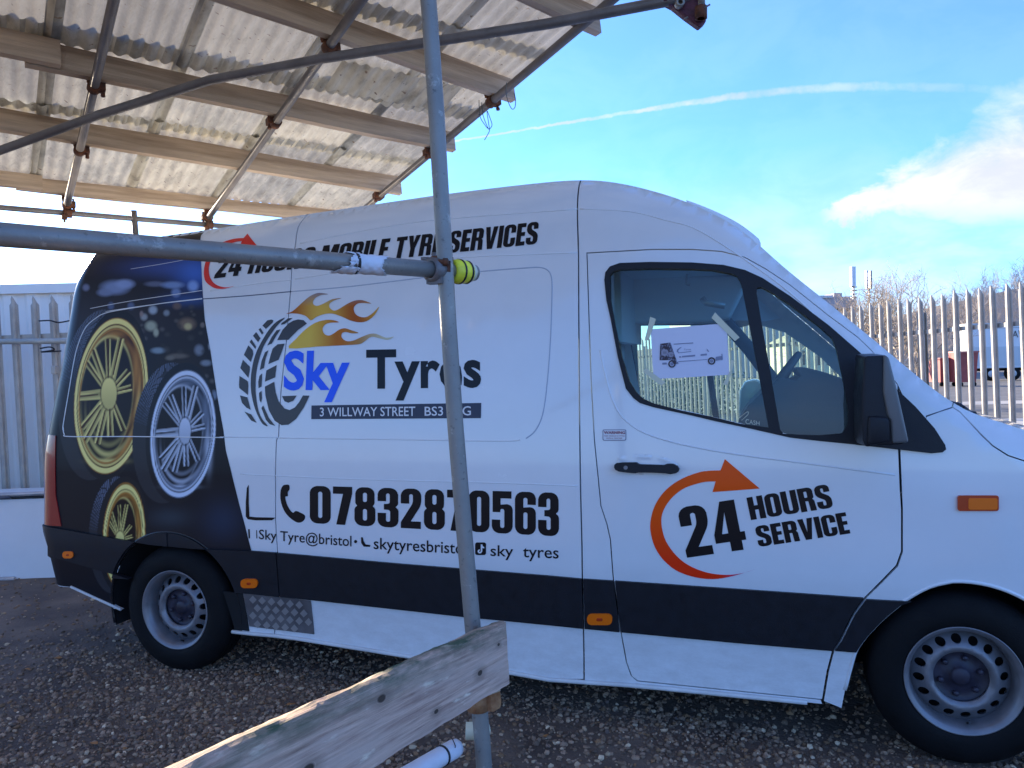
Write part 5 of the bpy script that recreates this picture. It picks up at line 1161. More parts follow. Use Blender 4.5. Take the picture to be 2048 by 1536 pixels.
MB().tube([at_dep(1408, 16, 3.25), at_dep(1420, 9, 3.25)], .004, 8).build('bolt', M['galv_dark'], cl); MB().tube([at_dep(1376, 34, 3.28), at_dep(1368, 38, 3.28)], .004, 8).build('bolt', M['galv_dark'], cl)
# wire loops hanging from the verge
def wire(name, px, dep, label, r=.0022):
    P = smooth_pts(px, 5); o = MB().tube([at_dep(u, v, dep) for u, v in P], r, 6).build(name, mat('wire', (.10, .13, .13), .5, .4) if 'wire' not in bpy.data.materials else bpy.data.materials['wire']); tag(o, label, 'wire', 'wire ties hanging from the roof edge'); return o
wire('wire_tie', [(1013, 165), (1012, 185), (1017, 205), (1024, 218), (1030, 214), (1031, 198), (1028, 186)], 4.35, 'open wire loop hanging at the roof edge below the second purlin end')
wire('wire_tie', [(958, 200), (960, 232), (970, 250), (978, 258), (984, 250), (980, 236), (974, 222), (977, 245), (979, 260), (976, 268), (969, 280)], 4.7, 'tangled wire loops dangling lower down along the roof edge')
wire('wire_tie', [(963, 205), (966, 230), (974, 252), (978, 259)], 4.71, 'single strand of wire beside the tangled wire loops')

# ------------------------------------------------------------------ upright pole, ledger, board in front of the van
p0, p1 = at_dep(853, 0, 2.28), at_dep(962, 1500, 2.28); d = (p1-p0)/(p1-p0).length; base = p0+d*((p0.z+.02)/-d.z); topp = p0-d*1.2
pole = empty('scaffold_pole', base, 'tall grey scaffold pole standing in front of the van side', 'scaffold pole')
P = [base+(topp-base)*t for t in np.linspace(0, 1, 14)]; P = [p+RH*.006*math.sin(i*.9)*(1 if 0 < i < 13 else 0) for i, p in enumerate(P)]
tube_between('tube', P, .0242, M['galv'], pole, 24)
A_, B2 = at_dep(0, 469, 1.50), at_dep(925, 544, 2.345); dl = (B2-A_).normalized()
ledger = empty('scaffold_tube', B2, 'horizontal grey scaffold tube running from the left edge to the pole, its end wrapped yellow', 'scaffold tube')
tube_between('tube', [A_-dl*.9, A_, (A_+B2)/2, B2+dl*.05], .0242, M['galv'], ledger, 28)
def along(u):      # point of the ledger seen at pixel column u
    best = min(np.linspace(-.5, 1.3, 1801), key=lambda t: abs(proj(np.array([tuple(A_+(B2-A_)*float(t))]))[0][0]-u)); return A_+(B2-A_)*float(best)
e0, e1 = along(903), along(937)
MB().lathe(e0, (e1-e0), [(0, .024), (0, .034), ((e1-e0).length*.3, .037), ((e1-e0).length*.75, .0355), ((e1-e0).length, .031), ((e1-e0).length, .02)], 24).build('yellow_sleeve', M['yellow'], ledger)
MB().lathe(e1, dl, [(-.004, .028), (.012, .028), (.020, .022), (.020, 0)], 20).build('end_cap', M['cream'], ledger)
for u in (917, 932): MB().lathe(along(u), dl, [(-.003, .033), (-.003, .0385 if u < 925 else .036), (.003, .0385 if u < 925 else .036), (.003, .033)], 24).build('cable_tie', M['black'], ledger)
# ragged white tape wrap
def ragged(name, u0, u1, seed, r=.0262, angs=(0, 2*math.pi), parent=ledger, m=None):
    rs = random.Random(seed); a0, a1 = along(u0), along(u1); axd = (a1-a0).normalized(); L = (a1-a0).length; s1 = axd.cross(UP).normalized(); s2 = s1.cross(axd); n = 30; k = 10; V = []; F = []
    for i in range(n+1):
        t = angs[0]+(angs[1]-angs[0])*i/n; lo = .01*math.sin(3*t+seed)+rs.uniform(-.006, .006); hi = L+.014*math.sin(2*t+1+seed)+rs.uniform(-.008, .008)
        for j in range(k+1):
            x = lo+(hi-lo)*j/k; rr = r+.0012*math.sin(j*1.7+t*4)+rs.uniform(0, .0008); V.append(a0+axd*x+s1*(rr*math.cos(t))+s2*(rr*math.sin(t)))
    F = [(i*(k+1)+j, (i+1)*(k+1)+j, (i+1)*(k+1)+j+1, i*(k+1)+j+1) for i in range(n) for j in range(k)]
    o = link(name, new_mesh(name, V, F, m or M['white_wrap'], True), parent); q = o.modifiers.new('t', 'SOLIDIFY'); q.thickness = .0012; return o
ragged('white_tape', 701, 762, 4, angs=(-2.9, 1.15)); ragged('white_tape', 668, 704, 9, .0285, angs=(-2.35, -.5))
ragged('white_tape', 696, 708, 5, .0275)
MB().lathe(along(708), dl, [(-.004, .027), (-.004, .030), (.004, .030), (.004, .027)], 24).build('cable_tie', M['black'], ledger)
# clamp joining pole and ledger
cc = at_dep(884, 531, 2.30)
b = MB(); b.lathe(cc+VU*-.03, VU, [(0, .025), (0, .034), (.055, .034), (.055, .025)], 20); b.build('coupler', M['rust'], pole)
b = MB(); b.lathe(along(860), dl, [(0, .026), (.0, .036), (.045, .036), (.045, .026)], 20); b.box(along(872)+VU*-.012, (.05, .03, .06)); b.build('clamp_body', M['galv_dark'], pole)
b = MB(); s = at_dep(875, 524, 2.25); b.tube([s, s+VR*.032-VF*.004], .008, 8); b.tube([s+VR*.016, s+VR*.030], .0125, 6); b.box(at_dep(886, 533, 2.262), (.045, .012, .032), VR, VF, VU); b.build('bolt', M['rust'], pole)
b = MB(); s = at_dep(850, 518, 2.36); b.tube([s-VR*.012, s+VR*.012], .0065, 8); b.tube([at_dep(868, 505, 2.36), at_dep(868, 530, 2.36)], .008, 8); b.build('bolt', M['galv_dark'], pole)
b = MB(); b.lathe(cc+VU*-.048, VU, [(0, .026), (0, .0275), (.004, .0275), (.004, .026)], 20); b.build('cable_tie', M['black'], pole)
# weathered board on edge
TR_, BR_, TL_, BL_ = at_dep(1012, 1242, 2.235), at_dep(1019, 1366, 2.235), at_dep(380, 1529, 1.215), at_dep(380, 1762, 1.215)
bn = ((TL_-TR_).cross(BR_-TR_)).normalized()
if bn.dot(VF) < 0: bn = -bn
TL_ = TR_+(TL_-TR_)*1.7; BL_ = BR_+(BL_-BR_)*1.7
def boardpt(s, t, w): return TR_*(1-s)*(1-t)+TL_*s*(1-t)+BR_*(1-s)*t+BL_*s*t+bn*w
V = []; nS, nT = 90, 14; rs = random.Random(5); TH = .036
ring_ = [(0+i/nT, 0) for i in range(nT+1)]+[(1, TH)]+[(1-i/4, TH) for i in range(1, 5)]
ring_ = [(i/nT, 0.) for i in range(nT+1)]+[(1, .5*TH), (1, TH), (.5, TH), (0, TH), (0, .66*TH), (0, .33*TH)]
from mathutils import noise as mnoise
for i in range(nS+1):
    s = i/nS
    for (t_, w) in ring_:
        e = .0; p = boardpt(s, t_, w)
        nzv = mnoise.noise(Vector((s*16, t_*5+w*40, 1.3))); nz2v = mnoise.noise(Vector((s*60, t_*2+w*30, 4.1)))
        if t_ == 0: p = p+UP*(nzv*.005+nz2v*.003-(.004 if w in (0., TH) else 0))
        if t_ == 1: p = p+UP*(nzv*.004+nz2v*.002)
        if 0 < t_ < 1 and w == 0: p = p+bn*(nz2v*.0012+mnoise.noise(Vector((s*9, t_*34, 2)))*.0016)
        if i == 0: p = p+(TR_-TL_).normalized()*(.004*mnoise.noise(Vector((t_*9, w*50, 7))))
        V.append(p)
m_ = len(ring_); F = [(i*m_+j, i*m_+(j+1) % m_, (i+1)*m_+(j+1) % m_, (i+1)*m_+j) for i in range(nS) for j in range(m_)]+[tuple(range(m_))[::-1], tuple(nS*m_+j for j in range(m_))]
me = recalc(new_mesh('scaffold_board', V, F, None, False))
# weathering: green algae along the upper edge, grain along the length, pale worn patches
Lb = (TL_-TR_).length; C0 = []
for i in range(nS+1):
    for (t_, w) in ring_: C0.append((i/nS*Lb, t_*.2 if w < .5*TH or True else 0, w))
UVc = np.array(C0); a = me.attributes.new('bco', 'FLOAT_VECTOR', 'POINT'); a.data.foreach_set('vector', UVc.astype(np.float32).ravel())
def boardmat():
    m = bpy.data.materials.new('weathered_board'); m.use_nodes = True; T = m.node_tree; N = T.nodes; L = T.links; p = N['Principled BSDF']; p.inputs['Roughness'].default_value = .85
    at = N.new('ShaderNodeAttribute'); at.attribute_name = 'bco'
    def nz(sc3, scale, det=8, rough=.6, dist=0.):
        mp = N.new('ShaderNodeMapping'); L.new(at.outputs['Vector'], mp.inputs[0]); mp.inputs['Scale'].default_value = sc3
        n = N.new('ShaderNodeTexNoise'); n.inputs['Scale'].default_value = scale; n.inputs['Detail'].default_value = det; n.inputs['Roughness'].default_value = rough; n.inputs['Distortion'].default_value = dist; L.new(mp.outputs[0], n.inputs['Vector']); return n.outputs['Fac']
    def rng(v, a, b, c=0., d=1.):
        r = N.new('ShaderNodeMapRange'); L.new(v, r.inputs[0])
        for i, q in enumerate((a, b, c, d)): r.inputs[i+1].default_value = q
        return r.outputs[0]
    def mix(f, A, B):
        x = N.new('ShaderNodeMix'); x.data_type = 'RGBA'; L.new(f, x.inputs['Factor'])
        for k_, v in (('A', A), ('B', B)):
            if isinstance(v, tuple): x.inputs[k_].default_value = (*v, 1)
            else: L.new(v, x.inputs[k_])
        return x.outputs['Result']
    def mul(a_, b_):
        x = N.new('ShaderNodeMath'); x.operation = 'MULTIPLY'; L.new(a_, x.inputs[0]); L.new(b_, x.inputs[1]); return x.outputs[0]
    grain = nz((1.2, 26, 26), 3, 10, .65, .3); big = nz((1.2, 5, 5), 2.2, 6); cracks = nz((1.6, 90, 90), 2.2, 6, .6, .2)
    c = mix(rng(grain, .35, .66), (.34, .20, .15), (.82, .56, .42)); c = mix(rng(big, .42, .62), c, (.64, .45, .35)); c = mix(rng(nz((1.6, 6, 6), 3.3), .60, .68), c, (.88, .72, .54))
    c = mix(rng(cracks, .30, .345, 1, 0), c, (.09, .065, .055))
    sep_ = N.new('ShaderNodeSeparateXYZ'); L.new(at.outputs['Vector'], sep_.inputs[0])
    edge_ = rng(sep_.outputs[1], .0, .085, 1, 0); moss = mul(edge_, rng(nz((3, 10, 10), 2.0, 8, .65), .38, .60)); c = mix(moss, c, (.075, .11, .06))
    for kx, ky, kr in ((.17, .118, .011), (.055, .062, .006), (.62, .05, .012), (.40, .155, .008), (.86, .12, .014)):
        dv = N.new('ShaderNodeVectorMath'); dv.operation = 'SUBTRACT'; L.new(at.outputs['Vector'], dv.inputs[0]); dv.inputs[1].default_value = (kx, ky, 0)
        mv = N.new('ShaderNodeVectorMath'); mv.operation = 'MULTIPLY'; L.new(dv.outputs[0], mv.inputs[0]); mv.inputs[1].default_value = (.6, 1, 0)
        ln = N.new('ShaderNodeVectorMath'); ln.operation = 'LENGTH'; L.new(mv.outputs[0], ln.inputs[0]); c = mix(rng(ln.outputs['Value'], kr*.6, kr, 1, 0), c, (.07, .045, .03)); c = mix(mul(rng(ln.outputs['Value'], kr, kr*2.6, .6, 0), rng(ln.outputs['Value'], kr*.9, kr, 0, 1)), c, (.26, .18, .13))
    L.new(c, p.inputs['Base Color']); bm_ = N.new('ShaderNodeBump'); bm_.inputs['Strength'].default_value = .8; bm_.inputs['Distance'].default_value = .004; L.new(grain, bm_.inputs['Height']); L.new(bm_.outputs[0], p.inputs['Normal'])
    return m
me.materials.append(boardmat()); o = link('scaffold_board', me); tag(o, 'thick weathered timber board set on edge, green along its top, slanting up to the pole', 'timber board')
# board clamp below its end
b = MB(); c_ = at_dep(956, 1395, 2.275); b.lathe(c_+UP*-.035, UP, [(0, .026), (0, .034), (.06, .034), (.06, .026)], 18); b.build('board_clamp', M['rust_pale'], pole)
P = [at_dep(983, 1390, 2.25), at_dep(1000, 1382, 2.25), at_dep(1003, 1405, 2.25), at_dep(1000, 1416, 2.25), at_dep(986, 1424, 2.25), at_dep(981, 1405, 2.25)]; V = P+[p+bn*.03 for p in P]; n = 6
me = recalc(new_mesh('clamp_plate', V, [tuple(range(n))[::-1], tuple(range(n, 2*n))]+[(i, (i+1) % n, n+(i+1) % n, n+i) for i in range(n)], M['rust_pale'])); o = link('clamp_plate', me, pole)
P = [at_dep(975, 1374, 2.233), at_dep(999, 1362, 2.233), at_dep(1001, 1382, 2.233), at_dep(978, 1391, 2.233)]; V = P+[p+bn*.03 for p in P]; n = 4
MBk = recalc(new_mesh('board_packer', V, [tuple(range(n))[::-1], tuple(range(n, 2*n))]+[(i, (i+1) % n, n+(i+1) % n, n+i) for i in range(n)], M['timber'])); link('board_packer', MBk, pole)
# white wrapped tube end and cream plug near the ground
wt = empty('wrapped_tube', at_dep(905, 1500, 2.3), 'white wrapped tube end with a black cable tie, at the bottom beside the pole', 'wrapped tube')
a, c_ = at_dep(915, 1494, 2.28), at_dep(730, 1600, 1.95); dd = (c_-a).normalized()
P = [a+dd*.001, a+dd*.004, a+dd*.02, a+dd*.08, a+dd*.2, c_]; MB().tube(P, .028, 20, radii=[.020, .025, .0275, .0270, .0262, .026]).build('white_sleeve', M['white_wrap'], wt)
MB().lathe(a+dd*.075, dd, [(-.003, .027), (-.003, .030), (.003, .030), (.003, .027)], 20).build('cable_tie', M['black'], wt)
b = MB(); b.tube([at_dep(905, 1478, 2.235), at_dep(911, 1492, 2.235), at_dep(908, 1503, 2.235)], .0015, 6); b.build('tape_seam', M['black'], wt)
pg = at_dep(971, 1462, 2.36); o = MB().lathe(pg-VR*.06, VR, [(0, .0), (0, .026), (.058, .026), (.072, .018), (.076, .0)], 18).build('end_plug', M['cream']); tag(o, 'small cream plastic plug on a tube end just behind the pole', 'end plug')
# ------------------------------------------------------------------ palisade fences
LEAN = RH*-.042
M['pale_grey'] = mat('galvanised_pale_grey', (.46, .43, .385), .5, .2, 0, 0, 4, .15, 60, col2=(.31, .29, .26))
def pale_mesh(h=2.4, w=.082):
    X = [-.5, -.30, -.08, 0, .08, .30, .5]; Yp = [0, .014, .006, -.014, .006, .014, 0]
    prof = [(-w/2, .0), (-w*.27, -.016), (-w*.10, .004), (0, -.012), (w*.10, .004), (w*.27, -.016), (w/2, 0)]
    prof = [(-w/2, .002), (-w*.24, .002), (-w*.16, -.016), (w*.16, -.016), (w*.24, .002), (w/2, .002)]
    top = [-.085, -.055, -.025, -.025, -.055, -.085]; V = []; F = []
    prof.insert(3, (0, -.021)); top.insert(3, 0)
    for off in (0, .003):
        for (x, y), t in zip(prof, top):
            V += [(x, y+off, .05), (x, y+off, h-.30), (x, y+off, h+t)]
    n = 7
    for i in range(n-1):
        for k in range(2):
            a = i*3+k; F.append((a, a+3, a+4, a+1)); b = n*3+i*3+k; F.append((b, b+1, b+4, b+3))
    for i in range(n-1): F.append((i*3+2, i*3+5, n*3+i*3+5, n*3+i*3+2))
    F.append((0, 1, n*3+1, n*3)); F.append((1, 2, n*3+2, n*3+1)); q = (n-1)*3; F.append((q, n*3+q, n*3+q+1, q+1)); F.append((q+1, n*3+q+1, n*3+q+2, q+2))
    me = new_mesh('pale', V, F, M['pale_grey']); return me
PM = pale_mesh()
def palisade(label, A, B, h, spacing, group=None, railz=(.35, 1.98), bend_pales=(), posts=2.75, gapfn=None, toward=-1):
    A, B = Vector((A.x, A.y, 0)), Vector((B.x, B.y, 0)); d = (B-A).normalized(); nrm = UP.cross(d); 
    if nrm.dot(CAM-A) > 0: nrm = -nrm                         # +y local points away from the photographer
    Zx = (UP+LEAN).normalized() if True else UP
    mt = Matrix(((d.x, nrm.x, Zx.x, A.x), (d.y, nrm.y, Zx.y, A.y), (d.z, nrm.z, Zx.z, A.z), (0, 0, 0, 1)))
    root = empty('palisade_fence', None, label, 'fence', group, mt); L = (B-A).length; n = int(L/spacing)
    for i in range(n+1):
        o = link('pale', PM, root, True); o.location = (i*spacing, -.0+random.uniform(-.004, .004), random.uniform(-.012, .012)); o.scale = (1, 1, h/2.4); o.rotation_euler = (0, random.uniform(-.006, .006), random.uniform(-.05, .05))
    for z in railz:
        b = MB(); b.box((L/2, .028, z*h/2.4), (L+.1, .006, .048)); b.box((L/2, .05, z*h/2.4+.021), (L+.1, .044, .006)); o = b.build('rail', M['pale_grey'], root, True)
    k = 0
    while k*posts < L:
        b = MB(); b.box((k*posts+.09, .09, h*.46), (.006, .10, h*.92)); b.box((k*posts+.09, .045, h*.46), (.055, .006, h*.92)); b.box((k*posts+.09, .135, h*.46), (.055, .006, h*.92)); b.build('fence_post', M['pale_grey'], root, True); k += 1
    return root, mt
# right-hand fence: runs away behind the van
Rr, _ = palisade('galvanised palisade fence running away to the right behind the van nose', LDZ(5.60, 6.5, 0), LDZ(5.60-.244*16.5, 6.5+16.5, 0), 2.50, .172)
Rl, mtl = palisade('galvanised palisade fence left of the van, in front of the white wall', LDZ(-6.6, 7.25, 0), LDZ(.45, 7.30, 0), 2.44, .180, railz=(.35, 2.02))
# tube and wires tied along the left fence
a, b_ = at_dep(-80, 684, 7.12), at_dep(150, 682, 7.12)
o = MB().tube([a, b_, b_+RH*2.0], .026, 14).build('scaffold_tube', M['cream'] if False else mat('weathered_tube_pale', (.40, .40, .36), .6, .2, 0, .2, 8)); tag(o, 'horizontal tube tied along the palisade fence left of the van', 'scaffold tube')
for (px, lab) in (([(78, 642), (100, 641), (118, 645), (145, 640)], 'black cable tied round the fence pales above the rail'), ([(80, 697), (100, 694), (108, 700), (82, 704), (105, 703), (122, 702)], 'black cable looped round the fence pales below the tube')):
    o = MB().tube([at_dep(u, v, 7.16) for u, v in smooth_pts(px, 4)], .007, 6).build('cable', M['black']); tag(o, lab, 'cable')
o = MB().box(at_dep(110, 740, 7.1), (.05, .05, .075)).build('padlock_box', M['pale_grey'], None, bevel=.008); tag(o, 'small square metal box on the fence beside the van rear', 'metal box')
# pale wall behind the left fence
M['wallwhite'] = mat('pale_cladding', (.86, .83, .77), .6, 0, 0, .05, 1.2, .1, 5)
wall = empty('clad_wall', LDZ(-4.5, 8.35, 0), 'pale profiled metal wall rising just behind the palisade fence on the left', 'wall')
wA, wB = LDZ(-8.0, 8.35, 0), LDZ(.6, 8.35, 0); dW = (wB-wA).normalized(); LW = (wB-wA).length; HW = 2.72
k = 0; wpan = 1.02
while k*wpan < LW:
    V = []; F = []; n = 24
    for i in range(n+1):
        x = wpan*i/n; ph = (x/.255) % 1; y = -.022*min(1, max(0, (.5-abs(ph-.5))*9-1.6)); 
        for z in (0, HW-.10): V.append(wA+dW*(k*wpan+x)+FH*y+UP*z+LEAN*z)
    F = [(2*i, 2*i+2, 2*i+3, 2*i+1) for i in range(n)]
    link('wall_panel', new_mesh('wall_panel', V, F, M['wallwhite'], False), wall); k += 1
c_ = wA+dW*LW/2+UP*(HW-.05)+LEAN*HW; MB().box(c_, (LW, .12, .10), dW, FH, UP).build('wall_capping', M['wallwhite'], wall)
# low white panel at the foot of the left fence
lp = empty('low_white_panel', LDZ(-4.5, 6.55, 0), 'low smooth white panel standing on the gravel left of the van bumper', 'panel')
P = [at_dep(-500, 1012, 6.55), at_dep(240, 985, 6.55), at_dep(240, 1150, 6.55), at_dep(-500, 1185, 6.55)]
V = P+[p+FH*.5 for p in P]; F = [(0, 3, 2, 1), (0, 1, 5, 4), (1, 2, 6, 5), (2, 3, 7, 6), (3, 0, 4, 7)]
link('panel_sheet', recalc(new_mesh('panel_sheet', V, F, mat('white_panel', (.74, .76, .78), .4, 0, .2, .03, 2))), lp)
a, b_ = P[0]+UP*.02-FH*.02, P[1]+UP*.02-FH*.02; MB().tube([a, b_], .018, 10).build('top_rail', M['pale_metal'], lp)
a, b_ = P[0]-UP*.012-FH*.006, P[1]-UP*.012-FH*.006; MB().tube([a, b_], .012, 8).build('rail_gap', M['gloss_black'], lp)
MB().tube([at_dep(-80, 997, 6.53), at_dep(22, 993, 6.53)], .022, 8).build('dark_smear', M['groove'], lp); MB().tube([at_dep(-80, 1160, 6.53), at_dep(30, 1158, 6.53)], .02, 8).build('dark_smear', M['pale_metal'], lp)

# ------------------------------------------------------------------ beyond the right fence
M['asphalt'] = mat('asphalt', (.13, .128, .125), .9, 0, 0, .25, 1.5)
M['concrete'] = mat('concrete_strip', (.42, .40, .36), .9, 0, 0, .12, 1.2)
def strip_g(name, lat0, lat1, d0, d1, z, m, label, cat):
    V = [LDZ(lat0, d0, z), LDZ(lat1, d0, z), LDZ(lat1, d1, z), LDZ(lat0, d1, z)]; o = link(name, new_mesh(name, V, [(0, 1, 2, 3)], m)); tag(o, label, cat, kind='structure')
strip_g('asphalt_yard', .2, 70, 10.5, 110, .004, M['asphalt'], 'grey asphalt yard beyond the palisade fence', 'yard')
for i, (a, b_) in enumerate(((11.2, 12.6), (14.2, 15.6), (18.4, 21.0), (27.5, 29.5))): strip_g('concrete_strip', .3, 60, a, b_, .009, M['concrete'], 'pale concrete band across the asphalt, %s from the fence' % ['nearest', 'second', 'third', 'farthest'][i], 'concrete strip')
# trailer
tr = empty('lorry_trailer', LDZ(38, 55, 0), 'long white box lorry trailer parked across the yard at the right edge', 'lorry trailer')
tA = LDZ(32.6, 55, 0); dT = (RH*.985-FH*.17).normalized(); nT_ = UP.cross(dT)
M['lorrywhite'] = mat('lorry_white', (.72, .76, .78), .45, 0, .2, .03, 1)
def tb(c, dm): return tA+dT*c[0]+nT_*c[1]+UP*c[2], dm
b = MB(); b.box(tA+dT*6.8+nT_*1.25+UP*2.45, (13.6, 2.5, 3.1), dT, nT_, UP); b.build('box_body', M['lorrywhite'], tr, bevel=.05)
b = MB(); b.box(tA+dT*6.8+nT_*1.25+UP*4.06, (13.66, 2.56, .12), dT, nT_, UP); b.build('roof_rail', M['pale_metal'], tr)
b = MB(); b.box(tA+dT*6.8-nT_*.012+UP*3.75, (13.5, .03, .06), dT, nT_, UP); b.build('side_rail', M['pale_metal'], tr)
b = MB(); b.box(tA+dT*6.8-nT_*.014+UP*1.75, (13.5, .02, 1.35), dT, nT_, UP); b.build('blue_side_band', mat('pale_blue', (.58, .63, .64), .5), tr)
b = MB(); b.box(tA+dT*6.8+nT_*1.25+UP*.80, (13.0, 1.0, .2), dT, nT_, UP); b.build('chassis', M['void'], tr)
for x in (1.6, 3.0, 4.4):
    c_ = tA+dT*x+nT_*.05+UP*.50; b = MB(); b.lathe(c_, nT_, [(0, 0), (0, .30), (.0, .48), (.04, .50), (.3, .50)], 20); w = b.build('wheel', M['rubber'], tr); MB().lathe(c_-nT_*.02, nT_, [(0, 0), (0, .12), (.02, .24), (.03, .27)], 14).build('wheel_rim', M['pale_metal'], w)
def trplane(u, v): return at_dep(u, v, 0) 
n0 = nT_; p0_ = tA-nT_*.035
def onpl(u, v):
    d_ = VF+VR*((u-1024)/FPX)+VU*((768-v)/FPX); t_ = (p0_-CAM).dot(n0)/d_.dot(n0); return CAM+d_*t_
bfont('HAWKR', [(2013, 663), (2078, 657), (2078, 671), (2013, 677)], M['slate'], tr, plane=onpl)
# red skips
M['redpaint'] = mat('red_skip_paint', (.36, .07, .06), .55, 0, 0, .2, 2)
for i, (u0, u1, v0, v1, dep, lab) in enumerate(((1866, 1902, 716, 768, 47, 'duller red waste bin, the left one of two beyond the fence'), (1903, 1941, 703, 770, 46, 'bright red waste bin beside the white lorry trailer'), )):
    a, b_ = at_dep(u0, v1, dep), at_dep(u1, v1, dep); top = at_dep(u0, v0, dep).z; r = empty('waste_bin', Vector(((a.x+b_.x)/2, (a.y+b_.y)/2, 0)), lab, 'waste bin'); dd = Vector((b_.x-a.x, b_.y-a.y, 0)); w = dd.length; dd.normalize(); nn = UP.cross(dd); c0 = Vector(((a.x+b_.x)/2, (a.y+b_.y)/2, 0))
    V = []
    for z, s_ in ((.25, .86), (top-.1, 1.)): V += [c0+dd*(sx*w/2*s_)+nn*(sy*.8*s_)+UP*z for sx, sy in ((-1, -1), (1, -1), (1, 1), (-1, 1))]
    link('bin_body', recalc(new_mesh('bin_body', V, [(0, 1, 2, 3), (4, 5, 6, 7), (0, 1, 5, 4), (1, 2, 6, 5), (2, 3, 7, 6), (3, 0, 4, 7)], M['redpaint'])), r)
    b = MB(); b.box(c0+UP*(top-.05), (w*1.06, 1.75, .10), dd, nn, UP); b.build('bin_lid', mat('bin_lid', (.45, .13, .12), .5) if i else M['redpaint'], r)
    for sx in (-1, 1): MB().lathe(c0+dd*sx*w*.34-nn*.7+UP*.13, nn, [(0, 0), (0, .13), (.1, .13), (.1, 0)], 12).build('castor', M['rubber'], r)
# distant building with masts
M['bld'] = mat('far_grey_concrete', (.40, .38, .40), .85, 0, 0, .08, .4); M['bld2'] = mat('far_brick', (.42, .30, .24), .85, 0, 0, .1, .4)
bl = empty('office_block', LDZ(36, 90, 0), 'distant grey flat-roofed block with rooftop plant, seen over the windscreen', 'building')
def bx(name, u0, u1, v0, v1, dep, thick, m, par, vb=None):
    a, b_ = at_dep(u0, v0, dep), at_dep(u1, v0, dep); z1 = a.z; z0 = 0 if v1 is None else at_dep(u0, v1, dep).z; dd = Vector((b_.x-a.x, b_.y-a.y, 0)); w = dd.length; dd.normalize(); nn = UP.cross(dd)
    c0 = Vector(((a.x+b_.x)/2, (a.y+b_.y)/2, (z0+z1)/2))+nn*thick/2*(1 if nn.dot(FH) > 0 else -1)
    return MB().box(c0, (w, thick, z1-z0), dd, nn, UP).build(name, m, par)
bx('wall', 1380, 1712, 600, None, 90, 12, M['bld'], bl); bx('roof_plant', 1668, 1684, 586, 600, 91, 3, M['bld'], bl); bx('parapet', 1378, 1666, 597, 602, 89.8, .3, M['pale_metal'], bl)
for k in range(14): bx('window', 1560+k*11, 1567+k*11, 616, 624, 89.9, .08, M['gloss_black'], bl)
for k in range(14): bx('window', 1560+k*11, 1567+k*11, 634, 642, 89.9, .08, M['gloss_black'], bl)
am = empty('antenna_mast', LDZ(40, 89, 8), 'thick white panel antenna on a lattice mount above the rooftops', 'antenna')
bx('panel_antenna', 1703.5, 1711.5, 533, 572, 88, .6, M['lorrywhite'], am); bx('mast_pole', 1706, 1709, 570, None, 88.4, .2, M['pale_metal'], am)
for k in range(5): bx('bracket', 1703, 1714, 573+k*7, 575+k*7, 88.2, .3, M['galv'], am)
am = empty('antenna_mast', LDZ(42, 89, 8), 'twin thin antenna rods on a mast, right of the thick white one', 'antenna')
bx('panel_antenna', 1732.5, 1736, 541, 578, 88, .3, M['pale_metal'], am); bx('panel_antenna', 1740.5, 1744, 541, 578, 88, .3, M['galv'], am); bx('mast_pole', 1737.4, 1739.6, 545, None, 88.4, .2, M['pale_metal'], am)
for k in range(6): bx('bracket', 1734, 1743, 577+k*6, 578.6+k*6, 88.2, .3, M['galv'], am)
# gabled house seen through the quarter window
hs = empty('gabled_house', LDZ(27, 72, 0), 'cream gabled house with dark windows seen through the cab window', 'house')
bx('wall', 1572, 1694, 690, None, 72, 6, mat('cream_render', (.62, .56, .42), .9), hs)
P = [at_dep(1566, 690, 71.8), at_dep(1700, 690, 71.8), at_dep(1640, 655, 71.8)]; V = P+[p+FH*6.4 for p in P]; link('roof', new_mesh('roof', V, [(0, 1, 2), (5, 4, 3), (0, 2, 5, 3), (2, 1, 4, 5), (0, 3, 4, 1)], mat('house_roof', (.45, .38, .28), .9)), hs)
for u in (1580, 1600, 1630, 1655, 1675): bx('window', u, u+10, 702, 730, 71.9, .1, M['gloss_black'], hs)
# hedge bank and hill
def hill(name, pts, dep, depth, m, label, cat, bump):
    V = []; n = 60; us = np.linspace(pts[0][0], pts[-1][0], n); vs = np.interp(us, [p[0] for p in pts], [p[1] for p in pts])
    for u, v in zip(us, vs):
        p = at_dep(u, v, dep); z = max(.1, p.z+bump*mnoise.noise(Vector((u*.03, 0, 1)))); V += [Vector((p.x, p.y, -1))-FH*depth*.6, Vector((p.x, p.y, z)), Vector((p.x, p.y, z*.9))+FH*depth]
    F = [(3*i, 3*i+3, 3*i+4, 3*i+1) for i in range(n-1)]+[(3*i+1, 3*i+4, 3*i+5, 3*i+2) for i in range(n-1)]
    o = link(name, new_mesh(name, V, F, m, True)); tag(o, label, cat, kind='structure')
M['hill'] = mat('winter_hillside', (.21, .18, .13), .95, 0, 0, 0, .25, .0, 5, col2=(.34, .29, .24))
hill('hills', [(900, 722), (1300, 700), (1500, 690), (1700, 672), (1850, 640), (1950, 600), (2048, 575), (2300, 560), (2700, 600), (3300, 690)], 260, 60, M['hill'], 'bare brown winter hillside beyond the yard', 'hillside', 1.5)
